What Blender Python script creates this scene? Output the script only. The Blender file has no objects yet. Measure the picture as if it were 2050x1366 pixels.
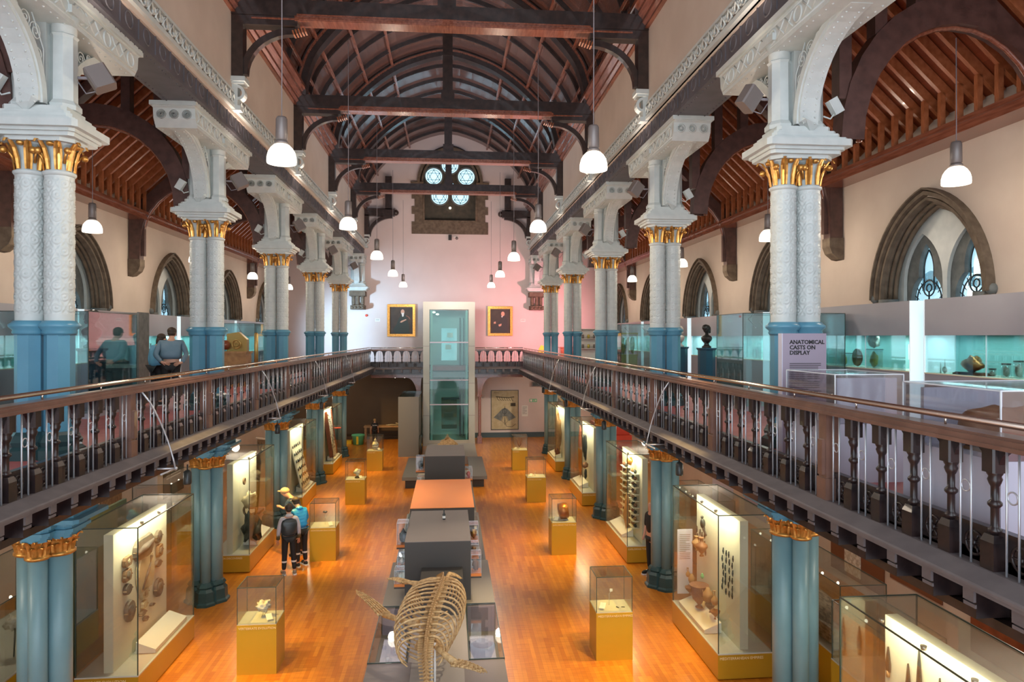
import bpy, bmesh, math, random
from math import sin, cos, pi, radians as R, sqrt
from mathutils import Vector, Matrix, Euler, noise
random.seed(7)
SC = bpy.context.scene
COL = SC.collection

# ---------------------------------------------------------------- materials
def nmat(name):
    m = bpy.data.materials.new(name); m.use_nodes = True
    nt = m.node_tree; nt.nodes.clear()
    o = nt.nodes.new('ShaderNodeOutputMaterial')
    return m, nt, o
def pmat(name, col, rough=.5, metal=0., spec=.5, col2=None, scale=5., bump=0., stretch=None, emit=None, estr=0., coat=0., detail=4, lo=.35, hi=.65):
    m, nt, o = nmat(name); N = nt.nodes; L = nt.links
    b = N.new('ShaderNodeBsdfPrincipled')
    b.inputs['Roughness'].default_value = rough; b.inputs['Metallic'].default_value = metal
    b.inputs['Specular IOR Level'].default_value = spec
    b.inputs['Coat Weight'].default_value = coat
    b.inputs['Base Color'].default_value = (*col, 1)
    L.new(b.outputs[0], o.inputs[0])
    if col2 is not None or bump:
        tc = N.new('ShaderNodeTexCoord'); mp = N.new('ShaderNodeMapping')
        L.new(tc.outputs['Object'], mp.inputs[0])
        if stretch: mp.inputs['Scale'].default_value = stretch
        nz = N.new('ShaderNodeTexNoise'); nz.inputs['Scale'].default_value = scale; nz.inputs['Detail'].default_value = detail
        L.new(mp.outputs[0], nz.inputs[0])
        if col2 is not None:
            cr = N.new('ShaderNodeValToRGB')
            cr.color_ramp.elements[0].position = lo; cr.color_ramp.elements[1].position = hi
            cr.color_ramp.elements[0].color = (*col, 1); cr.color_ramp.elements[1].color = (*col2, 1)
            L.new(nz.outputs[0], cr.inputs[0]); L.new(cr.outputs[0], b.inputs['Base Color'])
        if bump:
            bp = N.new('ShaderNodeBump'); bp.inputs['Strength'].default_value = bump; bp.inputs['Distance'].default_value = .02
            L.new(nz.outputs[0], bp.inputs['Height']); L.new(bp.outputs[0], b.inputs['Normal'])
    if emit:
        b.inputs['Emission Color'].default_value = (*emit, 1); b.inputs['Emission Strength'].default_value = estr
    return m
def glassmat(name, tint, refl=.09, rough=.02, edge=.5, mx=.55):
    m, nt, o = nmat(name); N = nt.nodes; L = nt.links
    t = N.new('ShaderNodeBsdfTransparent'); t.inputs[0].default_value = (*tint, 1)
    g = N.new('ShaderNodeBsdfGlossy'); g.inputs['Roughness'].default_value = rough
    lw = N.new('ShaderNodeLayerWeight'); lw.inputs[0].default_value = edge
    mp = N.new('ShaderNodeMapRange'); mp.inputs[3].default_value = refl; mp.inputs[4].default_value = mx
    mx = N.new('ShaderNodeMixShader')
    L.new(lw.outputs['Fresnel'], mp.inputs[0]); L.new(mp.outputs[0], mx.inputs[0])
    L.new(t.outputs[0], mx.inputs[1]); L.new(g.outputs[0], mx.inputs[2]); L.new(mx.outputs[0], o.inputs[0])
    return m
def plankmat(name, c1, c2, c3, w=.12, l=1.1, rough=.28, coat=.25, rot=0.):
    m, nt, o = nmat(name); N = nt.nodes; L = nt.links
    b = N.new('ShaderNodeBsdfPrincipled'); b.inputs['Roughness'].default_value = rough; b.inputs['Coat Weight'].default_value = coat
    b.inputs['Coat Roughness'].default_value = .15
    tc = N.new('ShaderNodeTexCoord'); mp = N.new('ShaderNodeMapping'); mp.inputs['Rotation'].default_value = (0, 0, rot)
    L.new(tc.outputs['Object'], mp.inputs[0])
    br = N.new('ShaderNodeTexBrick'); br.inputs['Scale'].default_value = 1
    br.inputs['Brick Width'].default_value = l; br.inputs['Row Height'].default_value = w
    br.inputs['Mortar Size'].default_value = .0012; br.inputs['Mortar Smooth'].default_value = .2; br.inputs['Bias'].default_value = 0
    br.inputs['Color1'].default_value = (*c1, 1); br.inputs['Color2'].default_value = (*c2, 1); br.inputs['Mortar'].default_value = (*[q * .6 for q in c2], 1)
    L.new(mp.outputs[0], br.inputs[0])
    mp2 = N.new('ShaderNodeMapping'); mp2.inputs['Rotation'].default_value = (0, 0, rot); mp2.inputs['Scale'].default_value = (1.2, 14, 1)
    L.new(tc.outputs['Object'], mp2.inputs[0])
    nz = N.new('ShaderNodeTexNoise'); nz.inputs['Scale'].default_value = 2.2; nz.inputs['Detail'].default_value = 6
    L.new(mp2.outputs[0], nz.inputs[0])
    cr = N.new('ShaderNodeValToRGB'); cr.color_ramp.elements[0].position = .3; cr.color_ramp.elements[1].position = .72
    cr.color_ramp.elements[0].color = (*c3, 1); cr.color_ramp.elements[1].color = (1, 1, 1, 1)
    mx = N.new('ShaderNodeMix'); mx.data_type = 'RGBA'; mx.blend_type = 'MULTIPLY'; mx.inputs[0].default_value = .55
    L.new(nz.outputs[0], cr.inputs[0]); L.new(br.outputs[0], mx.inputs[6]); L.new(cr.outputs[0], mx.inputs[7])
    L.new(mx.outputs[2], b.inputs['Base Color']); L.new(b.outputs[0], o.inputs[0])
    return m
def emat(name, col, s):
    m, nt, o = nmat(name); e = nt.nodes.new('ShaderNodeEmission'); e.inputs[0].default_value = (*col, 1); e.inputs[1].default_value = s
    nt.links.new(e.outputs[0], o.inputs[0]); return m

M = dict(
 floor=plankmat('oak_floor', (.74,.29,.028), (.56,.18,.012), (.6,.4,.25), w=.075, l=.8, rot=pi/2),
 carpet=pmat('red_carpet', (.42,.10,.10), .45, col2=(.50,.15,.15), scale=3),
 plaster=pmat('cream_plaster', (.56,.46,.385), .75, col2=(.61,.51,.43), scale=1.2, bump=.05),
 pinkpl=pmat('pale_plaster', (.66,.55,.52), .75, col2=(.70,.59,.56), scale=.8, bump=.04),
 white=pmat('white_paint', (.60,.64,.62), .4, col2=(.54,.585,.57), scale=6, bump=.06),
 soffit=pmat('white_boards', (.5,.48,.46), .7),
 iron=pmat('blue_iron', (.16,.30,.34), .38, col2=(.19,.34,.38), scale=2),
 irond=pmat('dark_green_iron', (.018,.055,.062), .3, col2=(.03,.075,.08), scale=4),
 ironb=pmat('bright_blue_iron', (.09,.27,.39), .3, col2=(.11,.31,.43), scale=2),
 gird=pmat('grey_girder', (.085,.08,.09), .45, col2=(.115,.105,.12), scale=3, bump=.03),
 girdb=pmat('blue_girder', (.13,.27,.38), .45, col2=(.16,.31,.42), scale=3),
 gold=pmat('gilding', (.72,.38,.10), .33, metal=.75, col2=(.52,.24,.05), scale=14, bump=.2),
 black=pmat('dark_varnish', (.014,.009,.010), .3, col2=(.034,.020,.019), scale=9, coat=.08),
 rail=pmat('brown_rail', (.15,.075,.055), .3, col2=(.21,.11,.08), scale=4, stretch=(1,.1,1), coat=.3),
 curb=pmat('grey_curb', (.125,.108,.112), .5, col2=(.16,.14,.142), scale=5),
 steel=pmat('brushed_steel', (.72,.64,.56), .22, metal=1., spec=.5),
 rod=pmat('pale_rod', (.55,.57,.62), .3, metal=.6),
 dwood=pmat('dark_wood', (.022,.014,.012), .32, col2=(.045,.026,.022), scale=7, stretch=(1,1,1), coat=.3),
 rwood=pmat('red_wood', (.29,.085,.03), .28, col2=(.42,.14,.06), scale=8, stretch=(1,6,1), coat=.5),
 mwood=pmat('moulded_wood', (.17,.05,.026), .22, col2=(.27,.09,.05), scale=4, stretch=(6,.6,6), coat=.5),
 awood=pmat('aisle_truss_wood', (.06,.026,.020), .4, col2=(.10,.045,.035), scale=6, coat=.2),
 board=plankmat('vault_boards', (.15,.065,.045), (.095,.045,.035), (.5,.42,.42), w=.11, l=5., rough=.2, coat=.5, rot=0.),
 rboard=plankmat('aisle_boards', (.30,.075,.03), (.21,.05,.02), (.5,.35,.3), w=.14, l=6., rough=.3, coat=.4, rot=pi/2),
 stone=pmat('brown_stone', (.105,.075,.05), .75, col2=(.17,.125,.085), scale=6, bump=.3),
 stoned=pmat('grey_stone', (.13,.14,.135), .75, col2=(.19,.2,.19), scale=6, bump=.2),
 stonef=pmat('dark_stone_field', (.055,.048,.036), .8, col2=(.085,.072,.05), scale=4, bump=.2),
 lead=pmat('lead_bar', (.015,.03,.04), .4),
 pane=glassmat('window_glass', (.62,.76,.80), .05, .1),
 glass=glassmat('case_glass', (.972,.988,.966), .018, .015, mx=.35),
 tealglass=glassmat('teal_glass', (.82,.95,.95), .10, .02),
 acrylic=glassmat('acrylic', (.985,.99,1.), .03, .03, mx=.4),
 edge=pmat('case_edge', (.03,.05,.04), .3),
 edgew=pmat('acrylic_edge', (.75,.8,.85), .2),
 mustard=pmat('mustard_plinth', (.52,.30,.012), .38, col2=(.55,.32,.018), scale=1),
 mustardd=pmat('ochre_case_plinth', (.42,.22,.010), .35, col2=(.43,.24,.018), scale=1),
 deck=pmat('case_deck', (.50,.49,.44), .5),
 cream=pmat('cream_panel', (.70,.67,.52), .6, col2=(.74,.71,.56), scale=1),
 paper=pmat('label_paper', (.8,.78,.72), .6),
 ink=pmat('ink', (.02,.02,.02), .6),
 goldtext=pmat('pale_gold_letter', (.8,.62,.35), .5),
 dgrey=pmat('dark_grey_block', (.06,.055,.05), .55),
 mgrey=pmat('taupe_block', (.18,.15,.14), .5, col2=(.20,.17,.155), scale=.7),
 lgrey=pmat('pale_grey_block', (.32,.29,.26), .5),
 slate=pmat('slate_bench', (.13,.13,.13), .4),
 orange=pmat('orange_top', (.78,.24,.05), .45, col2=(.80,.26,.06), scale=.7),
 panelg=pmat('grey_display_wall', (.30,.30,.34), .35, col2=(.34,.34,.38), scale=.8),
 teal=pmat('teal_recess', (.34,.62,.60), .6),
 lightbar=pmat('white_jamb', (.85,.95,1.), .4, emit=(.75,.92,1.), estr=.3),  # emission paints the window light caught by the white jambs
 bone=pmat('fossil_bone', (.40,.24,.10), .55, col2=(.68,.47,.23), scale=18, bump=.2),
 bronze=pmat('black_bronze', (.02,.025,.025), .3, col2=(.04,.045,.045), scale=10),
 blued=pmat('dark_blue_plinth', (.02,.09,.15), .3),
 marble=pmat('white_marble', (.75,.72,.68), .4),
 brass=pmat('brass', (.6,.42,.15), .3, metal=.8),
 maho=pmat('mahogany', (.26,.07,.03), .3, col2=(.18,.045,.02), scale=6),
 skin=pmat('skin', (.62,.33,.22), .5),
 hair=pmat('dark_hair', (.03,.017,.01), .6, col2=(.06,.035,.02), scale=40),
 hairb=pmat('blond_hair', (.6,.38,.16), .6, col2=(.35,.2,.07), scale=40),
 jblue=pmat('grey_blue_jacket', (.12,.21,.28), .6, col2=(.16,.25,.32), scale=6),
 denim=pmat('sky_blue_jacket', (.12,.36,.55), .6, col2=(.17,.42,.62), scale=6),
 red=pmat('red_shirt', (.6,.05,.05), .6),
 puffer=pmat('bright_blue_puffer', (.03,.33,.72), .35),
 gilet=pmat('dark_gilet', (.03,.04,.045), .35),
 navy=pmat('navy_shirt', (.02,.045,.10), .7),
 blackc=pmat('black_cloth', (.012,.012,.013), .7),
 hoodie=pmat('pale_grey_hoodie', (.5,.48,.52), .7),
 khaki=pmat('khaki_sleeve', (.13,.13,.07), .7),
 cap=pmat('tan_cap', (.55,.35,.2), .6),
 shoe=pmat('grey_shoe', (.25,.2,.16), .6), shoew=pmat('white_sole', (.8,.8,.8), .6),
 lampg=pmat('grey_lamp_body', (.22,.19,.18), .4, metal=.3),
 shade=emat('lit_shade', (1., .90, .74), 2.6),
 cable=pmat('grey_cable', (.25,.23,.25), .5),
 mauve=pmat('mauve_panel', (.35,.30,.38), .5),
 brownp=pmat('brown_wall_panel', (.17,.055,.02), .6),
 darkwall=pmat('dark_brown_wall', (.075,.045,.022), .7, col2=(.085,.052,.026), scale=1),
 dado=pmat('blue_grey_dado', (.05,.085,.10), .5),
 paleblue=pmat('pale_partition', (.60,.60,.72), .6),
 yellow=pmat('bright_yellow', (.85,.6,.02), .4),
 green=pmat('toy_green', (.12,.5,.25), .5), toyred=pmat('toy_red', (.75,.08,.04), .5),
 frost=pmat('lift_steel', (.42,.42,.36), .4, metal=.2), liftw=pmat('lift_inner_frame', (.38,.5,.48), .4),
 liftg=glassmat('lift_glass', (.76,.92,.90), .015, .03, mx=.2),
 canvas=pmat('dark_canvas', (.03,.018,.012), .5, col2=(.05,.03,.018), scale=3),
 robe=pmat('painted_robe', (.012,.028,.024), .5), suit=pmat('painted_suit', (.022,.02,.018), .5),
 fossil=pmat('grey_slab', (.10,.085,.065), .7, col2=(.19,.155,.115), scale=9, bump=.4),
 fossild=pmat('dark_slab', (.05,.045,.04), .7, col2=(.12,.1,.085), scale=9, bump=.4),
 fossilb=pmat('brown_slab', (.19,.10,.05), .7, col2=(.30,.18,.09), scale=9, bump=.4),
 fossilc=pmat('cream_slab', (.44,.36,.21), .7, col2=(.52,.44,.28), scale=5, bump=.2),
 pot=pmat('terracotta', (.30,.14,.07), .55, col2=(.20,.085,.04), scale=7),
 potb=pmat('buff_pot', (.46,.27,.12), .55, col2=(.34,.18,.08), scale=7),
 copper=pmat('copper_vessel', (.55,.2,.05), .28, metal=.7, col2=(.2,.06,.02), scale=2),
 whiteobj=pmat('white_specimen', (.8,.76,.68), .5, col2=(.45,.38,.28), scale=14, bump=.3),
 jarg=pmat('specimen_yellow', (.62,.5,.08), .5, col2=(.4,.35,.08), scale=10),
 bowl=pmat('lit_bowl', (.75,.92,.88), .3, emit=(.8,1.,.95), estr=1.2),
 mural=pmat('olive_mural', (.22,.19,.06), .6, col2=(.10,.16,.10), scale=1.8, lo=.4, hi=.6),
 mummy=pmat('painted_coffin', (.40,.28,.20), .6, col2=(.16,.09,.06), scale=9, stretch=(3,1,3), lo=.42, hi=.58),
 coil=pmat('safety_green', (.02,.3,.12), .5),
)

# ---------------------------------------------------------------- mesh builder
class MB:
    def __init__(s): s.v = []; s.f = []; s.sm = []
    def add(s, vs, fs, smooth=False):
        o = len(s.v); s.v += [tuple(p) for p in vs]; s.f += [tuple(i + o for i in f) for f in fs]; s.sm += [smooth] * len(fs); return s
    def box(s, x0, x1, y0, y1, z0, z1, ch=0.):
        if ch:
            c = ch; P = [(x0+c,y0),(x1-c,y0),(x1,y0+c),(x1,y1-c),(x1-c,y1),(x0+c,y1),(x0,y1-c),(x0,y0+c)]
            return s.prism(P, z0, z1)
        vs = [(x, y, z) for z in (z0, z1) for y in (y0, y1) for x in (x0, x1)]
        return s.add(vs, [(0,2,3,1),(4,5,7,6),(0,1,5,4),(2,6,7,3),(0,4,6,2),(1,3,7,5)])
    def prism(s, P, z0, z1, ax='z', top=1.):
        n = len(P)
        def mk(p, t):
            a, b = p
            return (a, b, t) if ax == 'z' else ((a, t, b) if ax == 'y' else (t, a, b))
        cx = sum(p[0] for p in P) / n; cy = sum(p[1] for p in P) / n
        vs = [mk(p, z0) for p in P] + [mk((cx + (p[0]-cx)*top, cy + (p[1]-cy)*top), z1) for p in P]
        fs = [(i, (i+1) % n, n+(i+1) % n, n+i) for i in range(n)] + [tuple(range(n))[::-1], tuple(range(n, 2*n))]
        return s.add(vs, fs)
    def lathe(s, prof, c=(0,0,0), n=16, smooth=True, cap=True, rot=0., sx=1., sy=1.):
        vs = []; fs = []
        for r, z in prof:
            for k in range(n):
                a = rot + 2*pi*k/n; vs.append((c[0]+r*cos(a)*sx, c[1]+r*sin(a)*sy, c[2]+z))
        m = len(prof)
        for i in range(m-1):
            for k in range(n):
                fs.append((i*n+k, i*n+(k+1) % n, (i+1)*n+(k+1) % n, (i+1)*n+k))
        s.add(vs, fs, smooth)
        if cap:
            o = len(s.v) - m*n
            s.f.append(tuple(o+k for k in range(n))[::-1]); s.sm.append(False)
            s.f.append(tuple(o+(m-1)*n+k for k in range(n))); s.sm.append(False)
        return s
    def ball(s, c, r, n=12, m=8, rz=None, ry=None):
        rx = r; ry = ry or r; rz = rz or r
        vs = [(c[0], c[1], c[2]-rz)]
        for i in range(1, m):
            t = -pi/2 + pi*i/m
            for k in range(n):
                a = 2*pi*k/n; vs.append((c[0]+rx*cos(t)*cos(a), c[1]+ry*cos(t)*sin(a), c[2]+rz*sin(t)))
        vs.append((c[0], c[1], c[2]+rz)); fs = []
        for k in range(n): fs.append((0, 1+(k+1) % n, 1+k))
        for i in range(m-2):
            for k in range(n):
                a = 1+i*n; fs.append((a+k, a+(k+1) % n, a+n+(k+1) % n, a+n+k))
        a = 1+(m-2)*n
        for k in range(n): fs.append((a+k, a+(k+1) % n, len(vs)-1))
        return s.add(vs, fs, True)
    def sweep(s, path, prof, up=(0,0,1), closed=False, smooth=False, scale=None, cap=True):
        P = [Vector(p) for p in path]; up = Vector(up).normalized(); n = len(P); m = len(prof); vs = []
        for i, p in enumerate(P):
            if closed: t = P[(i+1) % n] - P[i-1]
            else: t = P[min(i+1, n-1)] - P[max(i-1, 0)]
            t.normalize(); u = up
            if abs(t.dot(u)) > .98: u = Vector((1,0,0)) if abs(t.x) < .9 else Vector((0,1,0))
            b = t.cross(u).normalized(); a = b.cross(t).normalized()
            k = scale[i] if scale else 1.
            for (q, w) in prof: vs.append(p + b*q*k + a*w*k)
        fs = []
        for i in range(n if closed else n-1):
            j = (i+1) % n
            for k in range(m): fs.append((i*m+k, i*m+(k+1) % m, j*m+(k+1) % m, j*m+k))
        if not closed and cap: fs += [tuple(range(m))[::-1], tuple(range((n-1)*m, n*m))]
        return s.add(vs, fs, smooth)
    def tube(s, path, r, n=6, closed=False, scale=None, up=(0,0,1)):
        return s.sweep(path, [(r*cos(2*pi*k/n), r*sin(2*pi*k/n)) for k in range(n)], up, closed, True, scale)
    def ring(s, c, R_, r, ax='x', n=20, m=6):
        pts = []
        for k in range(n):
            a = 2*pi*k/n; q, w = R_*cos(a), R_*sin(a)
            pts.append((c[0], c[1]+q, c[2]+w) if ax == 'x' else ((c[0]+q, c[1], c[2]+w) if ax == 'y' else (c[0]+q, c[1]+w, c[2])))
        return s.tube(pts, r, m, True, up={'x':(1,0,0),'y':(0,1,0),'z':(0,0,1)}[ax])
    def tri(s, pts): return s.add(pts, [tuple(range(len(pts)))])
    def xf(s, mat, start=0):
        for i in range(start, len(s.v)): s.v[i] = tuple(mat @ Vector(s.v[i]))
        return s
    def mesh(s, name, mat):
        me = bpy.data.meshes.new(name); me.from_pydata(s.v, [], s.f)
        me.polygons.foreach_set('use_smooth', s.sm)
        bm = bmesh.new(); bm.from_mesh(me); bmesh.ops.recalc_face_normals(bm, faces=bm.faces); bm.to_mesh(me); bm.free()
        me.materials.append(M[mat] if isinstance(mat, str) else mat); return me

def link(o, parent=None):
    COL.objects.link(o)
    if parent: o.parent = parent
    return o
def tag(o, label=None, cat=None, group=None, kind=None):
    if label: o['label'] = label
    if cat: o['category'] = cat
    if group: o['group'] = group
    if kind: o['kind'] = kind
    return o
def obj(name, mb, mat, parent=None, label=None, cat=None, group=None, kind=None, loc=None, rot=None):
    o = bpy.data.objects.new(name, mb.mesh(name, mat) if isinstance(mb, MB) else mb)
    if loc: o.location = loc
    if rot: o.rotation_euler = rot
    return tag(link(o, parent), label, cat, group, kind)
def thing(name, label, cat, loc=(0,0,0), rz=0., group=None, kind=None):
    o = bpy.data.objects.new(name, None); o.location = loc; o.rotation_euler = (0,0,rz); o.empty_display_size = .1
    return tag(link(o), label, cat, group, kind)
def struct(name, mb, mat, parent=None):
    return obj(name, mb, mat, parent, kind='structure' if parent is None else None)
def copy_tree(o, parent=None):
    c = o.copy(); COL.objects.link(c)
    if parent: c.parent = parent
    for ch in list(o.children): copy_tree(ch, c)
    return c
def dup(o, loc, rz=0., label=None, group=None, scale=None):
    c = copy_tree(o); c.location = loc; c.rotation_euler = (0,0,rz)
    if label: c['label'] = label
    if group: c['group'] = group
    if scale: c.scale = scale
    return c
def arch(hw, z0, rise, n=10, c=0.):
    """pointed arch outline from (c-hw,z0) over the apex to (c+hw,z0)"""
    # circle through (-hw,0) with centre on the spring line, apex (0,rise)
    k = (rise*rise - hw*hw) / (2*hw); Rr = hw + k
    a1 = math.atan2(rise, k) if k > 0 else math.atan2(rise, k)
    L = []
    for i in range(n+1):
        a = a1*i/n; L.append((c + k - Rr*cos(a), z0 + Rr*sin(a)))
    return L + [(2*c - x, z) for x, z in L[-2::-1]]
def boolcut(o, cutters):
    bm = bmesh.new()
    for mb in cutters:
        me = bpy.data.meshes.new('c'); me.from_pydata(mb.v, [], mb.f)
        b2 = bmesh.new(); b2.from_mesh(me); bmesh.ops.recalc_face_normals(b2, faces=b2.faces); b2.to_mesh(me); b2.free()
        bm.from_mesh(me); bpy.data.meshes.remove(me)
    cm = bpy.data.meshes.new('cut'); bm.to_mesh(cm); bm.free()
    co = bpy.data.objects.new('cut', cm); COL.objects.link(co)
    md = o.modifiers.new('b', 'BOOLEAN'); md.object = co; md.operation = 'DIFFERENCE'; md.solver = 'EXACT'; md.use_self = True
    bpy.context.view_layer.update()
    ev = o.evaluated_get(bpy.context.evaluated_depsgraph_get()); nm = bpy.data.meshes.new_from_object(ev)
    o.modifiers.clear(); o.data = nm; bpy.data.objects.remove(co); bpy.data.meshes.remove(cm)
def text(s, size, mat, parent, loc, rot, name='lettering', align='LEFT', depth=.002, bold=0., sp=1.):
    cu = bpy.data.curves.new('t', 'FONT'); cu.body = s; cu.size = size; cu.align_x = align; cu.extrude = depth; cu.offset = bold; cu.resolution_u = 2
    cu.space_character = sp
    t = bpy.data.objects.new('t', cu); COL.objects.link(t); bpy.context.view_layer.update()
    me = bpy.data.meshes.new_from_object(t.evaluated_get(bpy.context.evaluated_depsgraph_get()))
    bpy.data.objects.remove(t); bpy.data.curves.remove(cu)
    me.materials.clear(); me.materials.append(M[mat])
    o = bpy.data.objects.new(name, me); o.location = loc; o.rotation_euler = rot
    return link(o, parent)
def textlines(w, h, n, mat='ink', seed=0, th=.35):
    """small print too small to read, as thin strips in the x-z plane facing -y"""
    r = random.Random(seed); mb = MB()
    for i in range(n):
        z = -h*i/n; L = w*(1 if i % 5 != 4 else .6)*r.uniform(.9, 1.)
        mb.box(0, L, -.001, 0, z-h/n*th, z)
    return mb
YC = [9.34 + 5.92*k for k in range(5)]
XL, XR = -5.14, 4.82
GZ = 4.06
# ================================================================ SETTING
YF = 38.5
b = MB().box(-9.3, 8.95, -3, YF, -.2, 0); struct('floor', b, 'floor')
b = MB().box(-9.3, -4.05, -3, YF, 3.84, GZ); struct('floor_gallery_left', b, 'carpet')
b = MB().box(3.8, 8.95, -3, YF, 3.84, GZ); struct('floor_gallery_right', b, 'carpet')
b = MB().box(-4.05, 3.8, 36.15, YF, 3.84, GZ); struct('floor_gallery_far', b, 'carpet')
for nm, x0, x1, y0 in (('left', -9.28, -4.3, -3), ('right', 4.05, 8.93, -3), ('far', -4.3, 4.05, 36.4)):
    struct('ceiling_under_gallery_' + nm, MB().box(x0, x1, y0, YF-.01, 3.76, 3.835), 'soffit')
# side walls with pointed window openings
WY = [12.3 + 5.92*k for k in range(5)]
for nm, x0, x1, ys in (('left', -9.9, -9.3, WY), ('right', 8.95, 9.55, WY)):
    w = struct('wall_' + nm, MB().box(x0, x1, -3, YF+.3, -.2, 9.62), 'plaster')
    cs = []
    for yc in ys:
        P = [(y+yc, z) for y, z in arch(1.42, GZ+2.3, 1.85, 12)]
        P = [(yc-1.42, GZ+.25)] + P + [(yc+1.42, GZ+.25)]
        cs.append(MB().prism(P, x0-.3, x1+.3, 'x'))
    boolcut(w, cs)
# end wall with the opening behind the rose window
w = struct('wall_far', MB().box(-9.9, 9.55, YF, YF+.5, -.2, 18.), 'pinkpl')
P = [(-1.75, 11.95), (1.75, 11.95), (1.75, 14.2)] + [(x, z) for x, z in arch(1.75, 14.2, 2.0, 14)[::-1][1:-1]] + [(-1.75, 14.2)]
boolcut(w, [MB().prism(P, YF-.2, YF+.8, 'y')])
struct('wall_far_dark_panel', MB().box(-9.28, -1.55, YF-.06, YF-.002, .0, 3.75), 'darkwall')
struct('baseboard_far', MB().box(-1.5, 8.9, YF-.06, YF-.005, 0, .24).box(-1.5, 8.9, YF-.075, YF-.005, .24, .27), 'dado')
struct('baseboard_far_dark', MB().box(-9.2, -1.6, YF-.12, YF-.065, 0, .16).box(-9.2, -1.6, YF-.15, YF-.065, .28, .33), 'darkwall')
# clerestory walls above the girders
for nm, x0, x1 in (('left', -4.9, -4.62), ('right', 4.42, 4.7)):
    struct('wall_clerestory_' + nm, MB().box(x0, x1, -3, YF, 10.36, 13.4), 'plaster')
# pointed timber vault
VP = [(4.50, 12.78), (4.44, 13.4), (4.14, 14.2), (3.42, 15.08), (2.5, 15.86), (1.45, 16.42), (0, 16.78)]
def vprof(off=0., sub=3):
    pts = [(-x, z) for x, z in VP] + [(x, z) for x, z in VP[-2::-1]]
    out = []
    n = len(pts)
    for i in range(n-1):
        p0, p1, p2, p3 = [Vector(pts[max(0, min(n-1, j))]) for j in (i-1, i, i+1, i+2)]
        for t in [k/sub for k in range(sub)]:
            out.append(.5*((2*p1)+(p2-p0)*t+(2*p0-5*p1+4*p2-p3)*t*t+(3*p1-p0-3*p2+p3)*t**3))
    out.append(Vector(pts[-1]))
    res = []
    for i, p in enumerate(out):
        t = (out[min(i+1, len(out)-1)] - out[max(i-1, 0)]).normalized(); nrm = Vector((t.y, -t.x))
        q = p + nrm*off; res.append((q.x - .08, q.y))
    return res
pr = vprof(0); n = len(pr); mb = MB()
po = vprof(-.15)
vs = [(x, y, z) for y in (-3, YF) for x, z in pr] + [(x, y, z) for y in (-3, YF) for x, z in po]
fs = [(i, i+1, n+i+1, n+i) for i in range(n-1)] + [(2*n+i, 2*n+i+1, 3*n+i+1, 3*n+i) for i in range(n-1)] + [(i, i+1, 2*n+i+1, 2*n+i) for i in range(n-1)] + [(n+i, n+i+1, 3*n+i+1, 3*n+i) for i in range(n-1)] + [(0, n, 3*n, 2*n), (n-1, 2*n-1, 4*n-1, 3*n-1)]
mb.add(vs, fs)
vault = struct('ceiling_vault', mb, 'board')
def vrib(w, dp, off=0.):
    mb = MB(); path = [(x, 0, z) for x, z in vprof(off+.02, 4)]
    mb.sweep(path, [(-dp, -w/2), (0, -w/2), (0, w/2), (-dp, w/2)], up=(0,1,0)); return mb
# small ribs, three per bay, and moulded purlins with lit red-brown edges
r0 = None
for k in range(-2, 5):
    for j in (1, 2, 3):
        y = YC[0] + 5.92*(k + j/4)
        if y > YF-.3: continue
        if r0 is None:
            path = [(x, 0, z) for x, z in vprof(.05, 3)]
            r0 = MB().sweep(path, [(-.05, -.05), (.05, -.05), (.05, .05), (-.05, .05)], up=(0,1,0)).sweep([(x, 0, z) for x, z in vprof(.11, 3)], [(-.02, -.028), (.02, -.028), (.02, .028), (-.02, .028)], up=(0,1,0)).mesh('rib', 'dwood')
        o = obj('rib', r0, None, vault, loc=(0, y, 0))
pin = vprof(.07, 3)
for idx in (4, 7, 10, 13, 23, 26, 29, 32):
    x, z = pin[min(idx, len(pin)-1)]
    x2, z2 = pin[min(idx+1, len(pin)-1)]
    a = math.atan2(z2-z, x2-x)
    mb = MB().box(-.05, .05, -3, YF, -.05, .05).box(-.028, .028, -3, YF, -.08, -.05)
    mb.xf(Matrix.Translation((x, 0, z)) @ Matrix.Rotation(-a, 4, 'Y'))
    obj('purlin', mb, 'mwood', vault)
# moulded cornices
cpf = [(0, 0), (.10, 0), (.10, .06), (.16, .12), (.16, .2), (.26, .3), (.26, .38), (.36, .46), (.36, .56), (0, .56)]
for nm, x0, s in (('left', -4.63, 1), ('right', 4.43, -1)):
    struct('trim_1_cornice_' + nm, MB().prism([(x0+s*a, 12.48+c) for a, c in cpf], -3, YF, 'y'), 'mwood')
# white running ornament above the girders
def orn(x0, s):
    mb = MB().box(min(x0, x0+s*.07), max(x0, x0+s*.07), -3, YF-.1, 10.44, 10.52).box(min(x0, x0+s*.05), max(x0, x0+s*.05), -3, YF-.1, 10.78, 10.83)
    y = 3.
    while y < YF-.3:
        c = (x0+s*.04, y, 10.65)
        mb.ring(c, .085, .024, 'x', 10, 5)
        mb.ring((c[0], y+.13, c[2]+.02), .05, .02, 'x', 8, 4)
        mb.tube([(c[0], y-.1, c[2]-.08), (c[0]+s*.02, y, c[2]+.1), (c[0], y+.12, c[2]-.06)], .018, 4, up=(1,0,0))
        y += .27
    return mb
struct('trim_2_ornament_left', orn(-4.62, 1), 'white'); struct('trim_2_ornament_right', orn(4.42, -1), 'white')
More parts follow.
